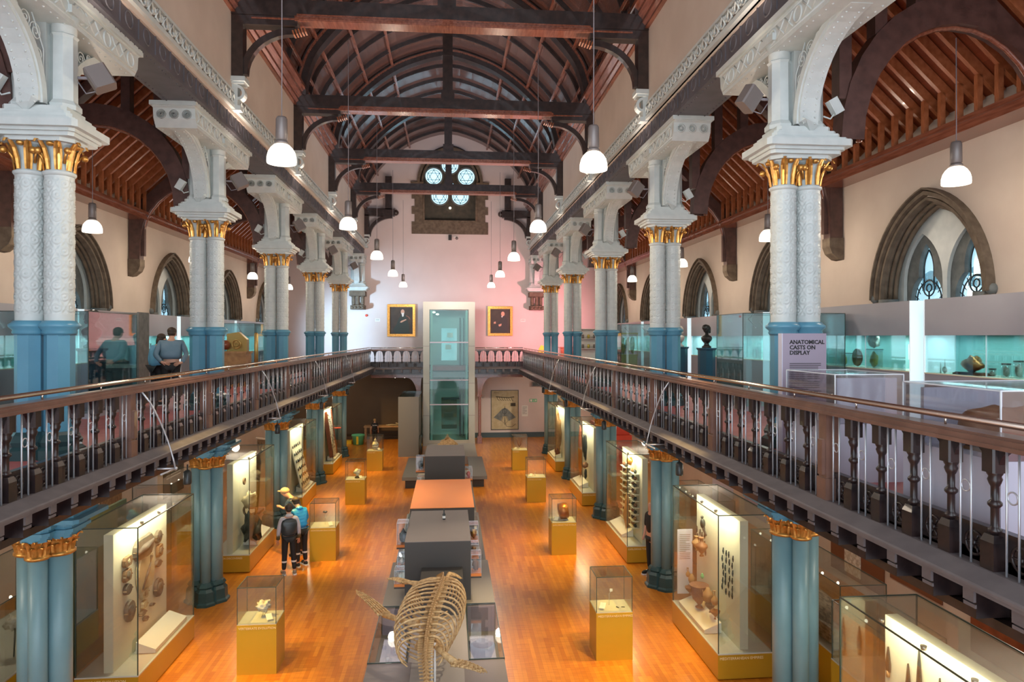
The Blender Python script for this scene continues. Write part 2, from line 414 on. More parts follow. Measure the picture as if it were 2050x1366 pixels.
# aisle roofs: boards, rafters with ashlar posts, wall plate
def aisle(nm, xw, xn, s):   # s=+1: rises towards +x (left aisle)
    zt = 9.62; L = abs(xn-xw); zn = zt + L*.94
    c = struct('ceiling_aisle_' + nm, MB().prism([(xw-s*.3, zt-.28), (xn, zn), (xn, zn+.1), (xw-s*.3, zt-.18)], -3, YF, 'y'), 'rboard')
    u = Vector((s, .94)).normalized(); nn = Vector((u.y*s, -u.x*s*s*1.)) if s > 0 else Vector((-abs(u.y), -abs(u.x)))
    nn = Vector((s*.685, -.728))
    a0 = Vector((xw+s*.02, zt-.02)); a1 = Vector((xn, zn-.02))
    P = [tuple(a0), tuple(a1), tuple(a1+nn*.16), tuple(a0+nn*.16)]
    rm = MB().prism(P, -.04, .04, 'y').mesh('rafter', 'rwood')
    x2 = xw+s*.42
    pm = MB().box(min(x2, x2+s*.09), max(x2, x2+s*.09), -.04, .04, 9.2, zt+.2).mesh('ashlar_post', 'rwood')
    y = YC[0]-8.3*.4229
    k = 0
    while y < YF-.2:
        if y > 3.5:
            o = obj('rafter', rm, None, c, loc=(0, y, 0)); obj('ashlar_post', pm, None, c, loc=(0, y, 0))
        y += 5.92/14
    struct('trim_3_wall_plate_' + nm, MB().box(min(xw, xw+s*.5), max(xw, xw+s*.5), -3, YF, 9.0, 9.2).box(min(xw, xw+s*.56), max(xw, xw+s*.56), -3, YF, 9.14, 9.22), 'mwood')
    return c
aisle('left', -9.3, -4.7, 1); aisle('right', 8.95, 4.5, -1)

# ---------------------------------------------------------------- pointed side windows
def lancet(c, hw, z0, zs, rise, n=8):
    return [(c-hw, z0)] + arch(hw, zs, rise, n, c) + [(c+hw, z0)]
def make_window(nm):
    t = thing(nm, None, None, kind='structure')
    path = [(-.0, y, z) for y, z in arch(1.5, 2.3, 1.92, 14)]
    mb = MB()
    for off, w, pj in ((.02, .12, .10), (-.09, .09, .05), (.10, .05, .15)):
        pt = [(-pj/2+.02, y, z) for y, z in arch(1.5+off, 2.3, 1.92+off, 14)]
        mb.sweep(pt, [(-w/2, -pj/2-.02), (w/2, -pj/2-.02), (w/2*.6, pj/2+.02), (-w/2*.6, pj/2+.02)], up=(-1,0,0), smooth=False)
    obj('hood_mould', mb, 'stone', t)
    mb = MB()
    for r_, xx in ((1.39, .06), (1.34, .14), (1.29, .22)):
        mb.tube([(xx, y, z) for y, z in arch(r_, 2.3, r_*1.32, 12)], .045, 8, up=(1,0,0))
        mb.tube([(xx, -r_, .2), (xx, -r_, 2.3)], .045, 8); mb.tube([(xx, r_, .2), (xx, r_, 2.3)], .045, 8)
    obj('arch_shafts', mb, 'stone', t)
    for s in (-1, 1):
        mb = MB().lathe([(.10, 1.9), (.14, 1.94), (.11, 2.0), (.11, 2.1), (.17, 2.16), (.19, 2.22), (.19, 2.3)], (.08, s*1.3, 0), 14)
        mb.lathe([(.085, .2), (.085, 1.92)], (.08, s*1.3, 0), 12).ball((-.03, s*1.58, 2.33), .1, 8, 6)
        obj('colonette', mb, 'stoned', t)
        obj('jamb_stone', MB().box(-.06, .0, s*1.5-.13, s*1.5+.13, .2, 2.25), 'stone', t)
    obj('tympanum', MB(), 'white', t)
    ty = t.children[-1]
    ty.data = MB().prism(lancet(0, 1.42, .25, 2.3, 1.85, 12), .33, .40, 'x').mesh('tympanum', 'white')
    cs = [MB().prism(lancet(c, .56, .1, 2.62, .95, 8), .2, .6, 'x') for c in (-.62, .62)]
    boolcut(ty, cs)
    st = obj('lancet_stone', MB().box(.41, .52, -1.42, 1.42, .25, 3.62), 'stoned', t)
    cs = []
    for c in (-.62, .62):
        cs.append(MB().prism(lancet(c, .45, .3, 2.30, .50, 8), .3, .7, 'x'))
        cs.append(MB().prism(lancet(c, .22, 2.4, 2.85, .52, 8), .31, .71, 'x'))
    boolcut(st, cs)
    for c in (-.62, .62):
        mb = MB().prism(lancet(c, .47, .3, 2.30, .54, 8), .50, .51, 'x').prism(lancet(c, .23, 2.45, 2.85, .54, 8), .49, .50, 'x')
        p = obj('pane', mb, 'pane', t)
        mb = MB(); X = .47
        mb.tube([(X, y, z) for y, z in arch(.35, 2.25, .40, 8, c)], .015, 5, up=(1,0,0))
        mb.tube([(X, y, z) for y, z in arch(.14, 2.85, .40, 8, c)], .015, 5, up=(1,0,0))
        for s in (-1, 1): mb.tube([(X, c+s*.31, .3), (X, c+s*.31, 2.2)], .015, 5).tube([(X, c+s*.14, 2.55), (X, c+s*.14, 2.85)], .015, 5)
        mb.tube([(X, c, .3), (X, c, 2.42)], .015, 5)
        mb.ring((X, c, 2.5), .075, .015, 'x', 14, 5).ring((X, c, 2.5), .16, .015, 'x', 16, 5)
        for z in (.6, 1.2, 1.8):
            mb.tube([(X, c-.4, z), (X, c+.4, z)], .013, 5)
            for q in (-.31, 0, .31): mb.ring((X, c+q, z), .075, .014, 'x', 12, 5)
        for a in (.3, .7, 1.1): 
            for s in (-1, 1): mb.tube([(X, c+s*.31*cos(a*.9), 2.2+.3*sin(a)), (X, c+s*.42*cos(a*.9), 2.24+.42*sin(a))], .011, 4)
        obj('leading', mb, 'lead', p)
    return t
w0 = make_window('window_1'); w0.location = (8.95, WY[0], GZ)
i = 2
for y in WY[1:]:
    w = dup(w0, (8.95, y, GZ)); w.name = 'window_%d' % i; i += 1
for y in WY:
    w = dup(w0, (-9.3, y, GZ), pi); w.name = 'window_%d' % i; i += 1

# ---------------------------------------------------------------- five-light rose window in the end wall
t = thing('window_rose', None, None, (0, 0, 0), kind='structure')
f = obj('stone_field', MB().box(-1.9, 1.9, .28, .42, 11.9, 16.4), 'stonef', t)
RC = [(0, 15.25)] + [(q*.80, 14.32) for q in (-1, 1)] + [(q*.5, 13.36) for q in (-1, 1)]
RC = [(0, 15.13), (-.90, 14.50), (.90, 14.50), (-.57, 13.40), (.57, 13.40)]
boolcut(f, [MB().lathe([(.47, -.4), (.47, .4)], (0,0,0), 28).xf(Matrix.Translation((x, .35, z)) @ Matrix.Rotation(pi/2, 4, 'X')) for x, z in RC] + [MB().lathe([(.2, -.4), (.2, .4)], (0,0,0), 5).xf(Matrix.Translation((0, .35, 14.1)) @ Matrix.Rotation(pi/2, 4, 'X'))])
for x, z in RC:
    obj('roundel_frame', MB().ring((x, .26, z), .50, .045, 'y', 32, 8), 'stoned', t)
    p = obj('pane', MB().lathe([(.48, 0), (.48, .01)], (0,0,0), 28).xf(Matrix.Translation((x, .37, z)) @ Matrix.Rotation(pi/2, 4, 'X')), 'pane', t)
    mb = MB().ring((x, .34, z), .37, .014, 'y', 28, 5)
    for s in (1, -1):
        P = [(x+.37*cos(pi/2*s+2*pi*k/3), .34, z+.37*sin(pi/2*s+2*pi*k/3)) for k in range(3)]
        for k in range(3): mb.tube([P[k], P[(k+1) % 3]], .013, 4)
    for k in range(6):
        a = pi/2+k*pi/3; mb.tube([(x+.33*cos(a), .34, z+.33*sin(a)), (x+.43*cos(a), .34, z+.43*sin(a))], .011, 4)
    obj('star_leading', mb, 'lead', p)
obj('pane', MB().box(-.2, .2, .37, .38, 13.9, 14.3), 'pane', t)
mb = MB()
for hw, w, yy in ((1.72, .16, -.08), (1.52, .1, .05)):
    mb.sweep([(x, yy, z) for x, z in arch(hw, 14.1, hw*1.08, 16)], [(-w/2, -.1), (w/2, -.1), (w/2, .1), (-w/2, .1)], up=(0,-1,0))
mb.box(-2.15, -1.45, -.14, .12, 14.0, 14.1).box(1.45, 2.15, -.14, .12, 14.0, 14.1)
obj('arch_moulding', mb, 'stone', t)
mb = MB()
for s in (-1, 1):
    for k in range(6):
        z = 11.5+k*.42; w = 1.98 if k % 2 == 0 else 1.82
        x0, x1 = sorted((s*1.45, s*(w+.12))); mb.box(x0, x1, -.05, .2, z, z+.42)
    mb.lathe([(.07, 12.0), (.07, 14.0)], (s*1.45, -.02, 0), 10)
mb.box(-2.1, 2.1, -.05, .2, 11.25, 11.5).box(-1.5, 1.5, -.04, .3, 11.5, 11.95).box(-1.45, 1.45, -.1, .3, 11.93, 12.0)
obj('quoins', mb, 'stone', t)
t.location = (0, YF, 0)
obj('sill_lamp', MB().ball((0, .1, 12.72), .07), 'shade', t)
# ================================================================ IRON COLUMNS, GIRDERS, TRUSSES
SIDE = {-1: 'left', 1: 'right'}
ORD = ['nearest', 'second', 'third', 'fourth', 'farthest']
def shaft_mesh(r=.163, h=1.85, nt=72, nz=150):
    vs = []; fs = []
    for i in range(nz+1):
        z = h*i/nz
        for k in range(nt):
            th = 2*pi*k/nt; u = th/(2*pi)*6; w = (z-.02)/.285
            bmp = 0
            best = 9
            for (cu, cw) in ((round(u), round(w)), (round(u-.5)+.5, round(w-.5)+.5)):
                dx = (u-cu)*2*pi*r/6; dz = (w-cw)*.285; best = min(best, sqrt(dx*dx+dz*dz))
            d = best
            bmp = .026*math.exp(-(d/.018)**2) + .021*math.exp(-((d-.045)/.011)**2)
            for q in (u+w, u-w):
                e = abs((q-.5) - round(q-.5)); bmp = max(bmp, .019*math.exp(-(e/.055)**2))
            if z < .09 or z > h-.05: bmp = .012
            rr = r-.009+bmp
            vs.append((rr*cos(th), rr*sin(th), z))
    for i in range(nz):
        for k in range(nt): fs.append((i*nt+k, i*nt+(k+1) % nt, (i+1)*nt+(k+1) % nt, (i+1)*nt+k))
    mb = MB().add(vs, fs, True); return mb
def leaf(mb, c, a, r, h, out, w, curl=.06):
    """a curled acanthus leaf standing round a bell"""
    d = Vector((cos(a), sin(a), 0)); t = Vector((-sin(a), cos(a), 0)); c = Vector(c)
    rows = [(0, 0, .8), (.35, .15, 1.), (.7, .45, 1.), (.92, .85, .75), (.96, 1.2, .45), (.84, 1.35, .2)]
    vs = []; fs = []
    for z, o, ww in rows:
        for q in (-1, -.5, 0, .5, 1):
            rad = r + out*o*.8 + (.012 if q == 0 else 0) - abs(q)*.012
            vs.append(c + d*rad + t*(q*w*ww/2) + Vector((0, 0, z*h)))
    for i in range(len(rows)-1):
        for k in range(4): fs.append((i*5+k, i*5+k+1, i*5+k+6, i*5+k+5))
    mb.add(vs, fs, False)
def make_upper():
    t = thing('upper_column', 'x', 'iron column')
    for s in (-1, 1):
        c = (s*.176, 0, 0)
        mb = MB().lathe([(.29, 0), (.29, .12), (.24, .16), (.26, .22), (.22, .3), (.19, .34)], c, 8, False, rot=pi/8)
        obj('base', mb, 'irond', t)
        mb = MB().lathe([(.172, .3), (.172, 1.60)], c, 8, False, rot=pi/8)
        mb.lathe([(.18, 1.56), (.2, 1.59), (.19, 1.62), (.235, 1.66), (.24, 1.69), (.2, 1.72), (.19, 1.74)], c, 24)
        obj('pedestal', mb, 'ironb', t)
        if s == -1: sm = shaft_mesh().mesh('patterned_shaft', 'white')
        o = obj('patterned_shaft', sm, None, t, loc=(c[0], 0, 1.74))
        o.rotation_euler = (0, 0, .3*s)
        mb = MB().lathe([(.17, 3.57), (.19, 3.60), (.19, 3.62), (.15, 3.64), (.14, 3.80), (.15, 3.88), (.19, 3.95), (.25, 3.985)], c, 24)
        cp = obj('capital', mb, 'white', t)
        g = MB()
        for k in range(8):
            a = 2*pi*k/8 + pi/8
            leaf(g, (c[0], c[1], 3.64), a, .166, .36, .17 if k % 2 else .13, .095)
        for k in range(4):
            a = pi/4+k*pi/2; g.ball((c[0]+.29*cos(a), .29*sin(a), 3.86), .045, 8, 6)
            g.tube([(c[0]+.17*cos(a), .17*sin(a), 3.72), (c[0]+.2*cos(a), .2*sin(a), 3.8), (c[0]+.25*cos(a), .25*sin(a), 3.87)], .016, 5)
        for k in range(4):
            a = k*pi/2; g.ball((c[0]+.21*cos(a), .21*sin(a), 3.95), .05, 8, 6, rz=.035)
        obj('gilt_leaves', g, 'gold', cp)
    mb = MB()
    for z0, z1, hx, hy in ((3.97, 4.02, .44, .28), (4.02, 4.07, .50, .34), (4.07, 4.11, .53, .38), (4.11, 4.20, .60, .45), (4.20, 4.23, .55, .41), (4.23, 4.30, .48, .34), (4.30, 4.34, .44, .31), (4.34, 4.41, .38, .27)):
        mb.box(-hx, hx, -hy, hy, z0, z1, .05 if z0 > 4.0 else .12)
    obj('abacus', mb, 'white', t)
    # octagonal posts above, nave and aisle side, with small leafed capitals
    for s in (1, -1):
        c = (s*.23, 0, 0)
        mb = MB().lathe([(.20, 4.41), (.2, 4.47), (.155, 4.53), (.15, 5.33), (.17, 5.36), (.15, 5.38)], c, 8, False, rot=pi/8)
        p = obj('post', mb, 'white', t)
        mb = MB().lathe([(.145, 5.36), (.15, 5.5), (.2, 5.62)], c, 12).box(c[0]-.2, c[0]+.2, -.2, .2, 5.6, 5.7)
        for k in range(8): leaf(mb, c, k*pi/4, .145, .2, .06, .09)
        obj('leafed_cap', mb, 'white', p)
    mb = MB().box(-.06, .1, -.16, .16, 4.41, 5.5); obj('web', mb, 'white', t)
    # corbel block carrying the girder
    mb = MB()
    L = 1.82; hw = .38; z0, z1 = 5.48, 5.93
    P = [(-L, z1), (L, z1), (L, z1-.09), (L-.05, z1-.12), (L-.07, z1-.30), (L-.18, z0), (-L+.18, z0), (-L+.07, z1-.30), (-L+.05, z1-.12), (-L, z1-.09)]
    mb.prism(P, -hw, hw, 'x'); mb.box(-hw-.04, hw+.04, -L-.03, L+.03, z1-.08, z1)
    for s in (-1, 1):
        X = s*hw
        y = -1.55; k = 0
        while y < 1.56:
            c = (X, y, 5.68)
            if k % 3 == 1: mb.ring(c, .1, .018, 'x', 14, 5)
            else:
                for q in (-1, 1): mb.tube([(X, y-.11, 5.68-q*.1), (X, y+.11, 5.68+q*.1)], .014, 4)
            y += .235; k += 1
        mb.tube([(X, -L+.15, 5.55), (X, L-.15, 5.55)], .014, 4).tube([(X, -L+.15, 5.81), (X, L-.15, 5.81)], .014, 4)
        for q in (-.23, 0, .23):
            for e in (-1, 1):
                mb.ring((q, e*(L-.055), 5.70), .072, .016, 'y', 12, 5).ball((q, e*(L-.05), 5.70), .03, 6, 5).ring((q, e*(L-.055), 5.70), .04, .012, 'y', 10, 4)
    for y in [k*.15-1.5 for k in range(21)]:
        for q in (-.31, .31): mb.ball((q, y, z0+.003), .018, 6, 4)
    obj('corbel_block', mb, 'white', t)
    # curved riveted straps, towards and away from the camera
    for s in (-1, 1):
        pth = []
        for k in range(11):
            a = pi/2*k/10
            pth.append((-.02, s*(.30 + 1.25*(1-cos(a))*1.0), 4.43 + 1.08*sin(a)))
        mb = MB().sweep([(.0, s*.30, 4.41)]+pth, [(-.135, -.035), (.135, -.035), (.135, .035), (-.135, .035)], up=(0, s*.7, -.7))
        for i in range(1, 11):
            p = Vector(pth[i]); q = Vector(pth[i-1]); tg = (p-q).normalized(); nn = Vector((0, s*abs(tg.z), -abs(tg.y)))
            for e in (-.08, .08):
                for f in (0, .5): mb.ball(tuple(q.lerp(p, f)+nn*.037+Vector((e, 0, 0))), .015, 6, 4)
        # arch plate below the corbel ends
        inner = [(y, z) for x, y, z in pth]
        mb2 = [(s*.30, 4.43)]
        obj('curved_strap', mb, 'white', t)
        P = [(y, z) for x, y, z in pth] + [(s*1.5, 5.5), (s*1.2, 5.5)]
        P2 = [(y-s*.0, z+.0) for y, z in P[:-2]]
        band = P2 + [(y - s*.10*min(1, (1-i/10)+.3), z+.10*min(1, i/10+.1)) for i, (y, z) in list(enumerate(P2))[::-1]]
        obj('side_plate', MB().prism(band, .10, .14, 'x').prism(band, -.14, -.10, 'x'), 'white', t)
        g = MB()
        for (yy, zz, rr) in ((.42, 5.25, .12), (.62, 5.33, .1), (.36, 5.0, .08), (.33, 4.84, .055), (.82, 5.40, .06)):
            pts = [(.12, s*(yy+rr*(1-k/26)*cos(k*.5)), zz+rr*(1-k/26)*sin(k*.5)) for k in range(24)]
            g.tube(pts, .010, 4, up=(1,0,0))
        g.tube([(.12, s*.24, 4.6), (.12, s*.26, 5.1), (.12, s*.5, 5.45)], .012, 4)
        obj('scrollwork', g, 'white', t)
    return t
up0 = make_upper()
k0 = True
for s, X in ((-1, XL), (1, XR)):
    for k, y in enumerate(YC):
        lab = 'patterned white and blue twin iron column on the %s gallery, %s of its row' % (SIDE[s], ORD[k])
        if k0: up = up0; up.location = (X, y, GZ); up['label'] = lab; up['group'] = 'upper twin columns along the galleries'; k0 = False
        else: up = dup(up0, (X, y, GZ), 0 if s < 0 else pi, lab)
# wall end brackets over brown stone corbels
def make_resp():
    t = thing('wall_bracket', 'x', 'bracket')
    names = ('corbel_block', 'abacus')
    for ch in list(up0.children):
        if ch.name.split('.')[0] in ('corbel_block',):
            c = ch.copy(); COL.objects.link(c); c.parent = t; c.scale = (1, .5, 1); c.location = (0, .0, 0)
        if ch.name.split('.')[0] in ('abacus', 'post'):
            c = copy_tree(ch, t); 
    st = [c for c in up0.children if c.name.split('.')[0] == 'curved_strap'][0]
    c = st.copy(); COL.objects.link(c); c.parent = t
    mb = MB().box(-.42, .42, -.4, .38, 3.72, 3.97)
    for q in (-.24, 0, .24): mb.lathe([(.08, 3.2), (.1, 3.3), (.1, 3.66), (.14, 3.72)], (q, -.1 if q == 0 else 0, 0), 12)
    mb.box(-.38, .38, -.3, .38, 3.0, 3.22, .05)
    for q in (-.28, -.1, .1, .28): mb.ball((q, -.3, 3.1), .08, 8, 6)
    obj('stone_corbel', mb, 'stone', t)
    return t
rs = make_resp(); rs.location = (-4.95, 38.1, GZ); rs['label'] = 'white iron bracket on a brown stone corbel, end wall left corner'; rs['group'] = 'end wall brackets'
rs2 = dup(rs, (4.75, 38.1, GZ), 0, 'white iron bracket on a brown stone corbel, end wall right corner')
for r_ in (rs, rs2): pass

def make_lower():
    t = thing('lower_column', 'x', 'iron column')
    S = [(-.172, 0, .150), (.172, 0, .150), (.045, -.235, .105), (.045, .235, .105)]
    for x, y, r in S:
        c = (x, y, 0); e = r+.10
        obj('base', MB().lathe([(e+.04, 0), (e+.04, .05), (e, .08), (e-.01, .28), (e-.06, .34), (e-.03, .38), (e-.07, .44), (r, .47)], c, 8, False, rot=pi/8), 'irond', t)
        obj('shaft', MB().lathe([(r, .44), (r, 2.92)], c, 28), 'iron', t)
        mb = MB().lathe([(r+.01, 2.83), (r+.04, 2.85), (r+.04, 2.875), (r+.005, 2.895), (r+.01, 3.0), (r+.05, 3.1)], c, 20)
        n = 10 if r > .12 else 8
        for k in range(n):
            leaf(mb, (x, y, 2.88), 2*pi*k/n, r+.012, .13, .05, 2*pi*r/n*1.15)
            leaf(mb, (x, y, 2.89), 2*pi*(k+.5)/n, r+.012, .21, .085, 2*pi*r/n*1.25)
        obj('gilt_capital', mb, 'gold', t)
    mb = MB()
    for z0, z1, e in ((3.07, 3.12, 0), (3.12, 3.16, .04), (3.16, 3.20, .08), (3.20, 3.25, .05), (3.25, 3.30, .11)):
        for x, y, r in S:
            q = r+.05+e; mb.box(x-q, x+q, y-q, y+q, z0, z1, .06)
    mb.box(-.60, .60, -.42, .42, 3.30, 3.35, .05)
    mb.box(-.25, .50, -.30, .30, 3.35, 3.74, .0)
    obj('abacus', mb, 'ironb', t)
    return t
lo0 = make_lower(); k0 = True
for s, X in ((-1, XL), (1, XR)):
    for k, y in enumerate(YC):
        lab = 'clustered blue-grey iron column with gilt capital under the %s gallery, %s of its row' % (SIDE[s], ORD[k])
        if k0: o = lo0; o.location = (X, y, 0); o['label'] = lab; o['group'] = 'lower clustered columns'; k0 = False
        else: dup(lo0, (X, y, 0), 0 if s < 0 else pi, lab)
# gallery edge beams (riveted, blue)
for s, X in ((-1, XL), (1, XR)):
    x = X - s*(.67 if s > 0 else .45)
    mb = MB().box(x-.1, x+.1, 2.5, 36.2, 3.5, 3.53).box(x-.015, x+.015, 2.5, 36.2, 3.53, 3.72).box(x-.1, x+.1, 2.5, 36.2, 3.72, 3.75)
    y = 3.
    while y < 36:
        mb.ball((x-s*.07, y, 3.535), .02, 6, 4); mb.ball((x-s*.07, y+.2, 3.535), .02, 6, 4); y += .4
    obj('gallery_beam', mb, 'ironb' if s > 0 else 'girdb', None, 'riveted blue iron beam under the %s gallery edge' % SIDE[s], 'beam', 'gallery edge beams')
# big riveted girders above the upper columns
for s, x0, x1 in ((-1, -5.32, -4.64), (1, 4.42, 5.12)):
    mb = MB().box(x0, x1, 1.0, YF-.05, 9.99, 10.05).box(x0+.02, x1-.02, 1.0, YF-.05, 10.05, 10.40).box(x0, x1, 1., YF-.05, 10.40, 10.45)
    xf = x1-.02 if s < 0 else x0+.02
    y = 2.0
    while y < YF-.6:
        mb.ring((xf, y+.29, 10.225), .12, .016, 'x', 18, 5)
        mb.box(xf-.018, xf+.018, y-.012, y+.012, 10.05, 10.40)
        y += .592
    y = 2.
    while y < 30:
        for q in (x0+.08, x1-.08): mb.ball((q, y, 9.99), .018, 6, 4)
        y += .148
    obj('iron_girder', mb, 'gird', None, 'dark grey riveted iron girder above the %s columns' % SIDE[s], 'girder', 'high girders')

# ---------------------------------------------------------------- nave roof trusses
def console(x, s):
    mb = MB().box(-.17, .17, -.17, .17, -.10, 0).box(-.14, .14, -.14, .14, -.15, -.10)
    mb.box(-.12, .0, -.1, .1, -.62, -.12)
    pts = []
    for k in range(14):
        a = pi/2 + k*.33; rr = .17*(1-k/20)
        pts.append((.0+rr*cos(a)*-1*.9, 0, -.36+rr*sin(a)))
    mb.sweep(pts, [(-.03, -.1), (.03, -.1), (.03, .1), (-.03, .1)], up=(0,1,0))
    mb.box(-.12, .06, -.1, .1, -.70, -.60)
    mb.xf(Matrix.Translation((x, 0, 11.12)) @ Matrix.Diagonal((s, 1, 1, 1)))
    return mb
def make_truss():
    t = thing('roof_truss', 'x', 'truss')
    obj('tie_beam', MB().box(-4.62, 4.42, -.16, .16, 12.44, 12.79).box(-4.62, -3.25, -.14, .14, 12.24, 12.45).box(3.1, 4.42, -.14, .14, 12.24, 12.45), 'dwood', t)
    mb = MB().prism([(-3.25, 12.43), (3.1, 12.43), (3.1, 12.47), (-3.25, 12.47)], -.20, -.161, 'y')
    mb.box(-3.3, 3.15, -.18, .18, 12.34, 12.44).box(-3.2, 3.05, -.20, -.18, 12.36, 12.41).box(-.3, .15, -.24, -.16, 12.32, 12.46).box(-4.2, -3.3, -.165, -.141, 12.36, 12.39).box(3.15, 4.05, -.165, -.141, 12.36, 12.39)
    obj('moulded_chord', mb, 'mwood', t)
    obj('king_post', MB().box(-.22, .08, -.13, .13, 12.7, 16.7).box(-.27, .13, -.16, .16, 12.79, 13.05).box(-.25, .11, -.15, .15, 14.1, 14.2), 'dwood', t)
    for s, x in ((1, -4.5), (-1, 4.3)):
        obj('wall_post', MB().box(x-.12, x+.12, -.14, .14, 11.12, 12.25), 'dwood', t)
        pth = []
        for k in range(10):
            a = pi/2*k/9; pth.append((x + s*(.12+1.05*(1-cos(a))), 0, 11.2+.95*sin(a)))
        obj('curved_brace', MB().sweep(pth, [(-.07, -.08), (.07, -.08), (.07, .08), (-.07, .08)], up=(0,1,0)), 'dwood', t)
        mb = MB()
        for k in range(5): mb.sweep([(x+s*(1.14+.06*k), 0, 12.11+.018*k), (x+s*(1.17+.06*k), 0, 12.12+.018*k)], [(-.05, -.1), (.05, -.1), (.05, .1), (-.05, .1)], up=(0,1,0))
        obj('carved_beads', mb, 'rwood', t)
        obj('scroll_console', console(x, s), 'white', t, 'white scroll console')
    rb = vrib(.36, .30); obj('principal_rib', rb, 'dwood', t)
    mb = MB()
    for q in (-.22, .22):
        mb.sweep([(x, q, z) for x, z in vprof(.12, 4)], [(-.03, -.03), (.03, -.03), (.03, .03), (-.03, .03)], up=(0,1,0))
    obj('rib_moulding', mb, 'mwood', t)
    return t
tr = make_truss(); TY = [YC[0]] + [15.32+5.9*k for k in range(4)]
TL = ['out of view above, nearest the camera', 'highest in the picture', 'second one in view', 'third in view', 'fourth and last, crossing the rose window']
for k in range(5):
    lab = 'dark timber roof truss with king post, ' + (TL[k] if k else 'overhead')
    if k == 0: tr.location = (0, TY[0], 0); tr['label'] = lab; tr['group'] = 'nave roof trusses'
    else: dup(tr, (0, TY[k], 0), 0, lab)
# cut hammer-beam brackets against the end wall
for s, x in ((1, -4.5), (-1, 4.35)):
    t = thing('hammer_bracket', 'black timber hammer bracket against the end wall, %s of the rose window' % ('left' if s > 0 else 'right'), 'bracket', (x, 38.25, 0), 0, 'end wall hammer brackets')
    def bx(a, b_, z0, z1, d=.15):
        q = sorted((s*a, s*b_)); return MB().box(q[0], q[1], -d, d, z0, z1)
    obj('hammer_beam', bx(-.1, 1.5, 12.15, 12.55), 'dwood', t)
    obj('upright', bx(1.0, 1.35, 12.5, 14.3), 'dwood', t)
    obj('wall_post', bx(-.12, .12, 10.95, 12.2), 'dwood', t)
    pth = [(s*(.12+1.25*(1-cos(pi/2*k/9))), 0, 11.05+1.08*sin(pi/2*k/9)) for k in range(10)]
    obj('curved_brace', MB().sweep(pth, [(-.09, -.1), (.09, -.1), (.09, .1), (-.09, .1)], up=(0,1,0)), 'dwood', t)
    obj('beam_nose', MB().ball((s*1.55, 0, 12.35), .17, 8, 6), 'dwood', t)
    obj('scroll_console', console(0, s), 'white', t)

# ---------------------------------------------------------------- arched trusses over the aisles
def make_aisle_truss(W):
    """local x=0 at the outer wall face, +x towards the nave; width W"""
    t = thing('aisle_truss', 'x', 'truss')
    cx = W*.47; a = W*.47-.33; zb = 8.35; H = 1.68; n = 16
    inn = [(cx - a*cos(pi*k/n), zb + H*sin(pi*k/n)) for k in range(n+1)]
    def top(x): return 9.45 + x*.94 - .22
    out = []
    for k in range(n+1):
        an = pi*k/n; x = cx-(a+.33)*cos(an); z = zb + (H+.42)*sin(an)
        out.append((max(x, .02), min(z, top(max(x, .0)))))
    P = inn + out[::-1]
    mb = MB()
    vs = [(x, q, z) for q in (-.13, .13) for x, z in inn+out]; m = n+1; N2 = 2*m
    fs = []
    for k in range(n):
        fs += [(k, k+1, m+k+1, m+k), (N2+k, N2+m+k, N2+m+k+1, N2+k+1), (k, N2+k, N2+k+1, k+1), (m+k, m+k+1, N2+m+k+1, N2+m+k)]
    mb.add(vs, fs)
    obj('arched_rib', mb, 'awood', t)
    obj('arch_bead', MB().tube([(x, 0, z) for x, z in inn], .045, 6, up=(0,1,0)), 'mwood', t)
    P = [(0, 9.25), (W, 9.25+W*.94), (W, 9.0+W*.94), (0, 9.0)]
    obj('principal_rafter', MB().prism(P, -.12, .12, 'y'), 'awood', t)
    for x in (W*.62, W*.78, W*.92):
        z0 = zb + (H+.3)*sqrt(max(0, 1-((x-cx)/(a+.33))**2)) if abs(x-cx) < a+.33 else 8.6
        obj('strut', MB().box(x-.09, x+.09, -.1, .1, z0, 9.1+x*.94), 'awood', t)
    obj('wall_post', MB().box(.02, .32, -.14, .14, 7.85, 9.3).box(.32, .42, -.06, .06, 7.95, 8.9), 'awood', t)
    obj('stone_corbel', MB().prism([(.0, 7.35), (.12, 7.37), (.28, 7.5), (.34, 7.65), (.34, 7.85), (0, 7.85)], -.16, .16, 'y'), 'stone', t)
    return t
atr = make_aisle_truss(3.75); atl = make_aisle_truss(4.1)
for k in range(5):
    for s, src, X in ((1, atr, 8.95), (-1, atl, -9.3)):
        lab = 'arched brown timber truss over the %s aisle, %s of its row' % (SIDE[s], ORD[k])
        rz = pi if s > 0 else 0
        if k == 0: src.location = (X, YC[0], 0); src.rotation_euler = (0, 0, rz); src['label'] = lab; src['group'] = 'aisle trusses'
        else: dup(src, (X, YC[k], 0), rz, lab)
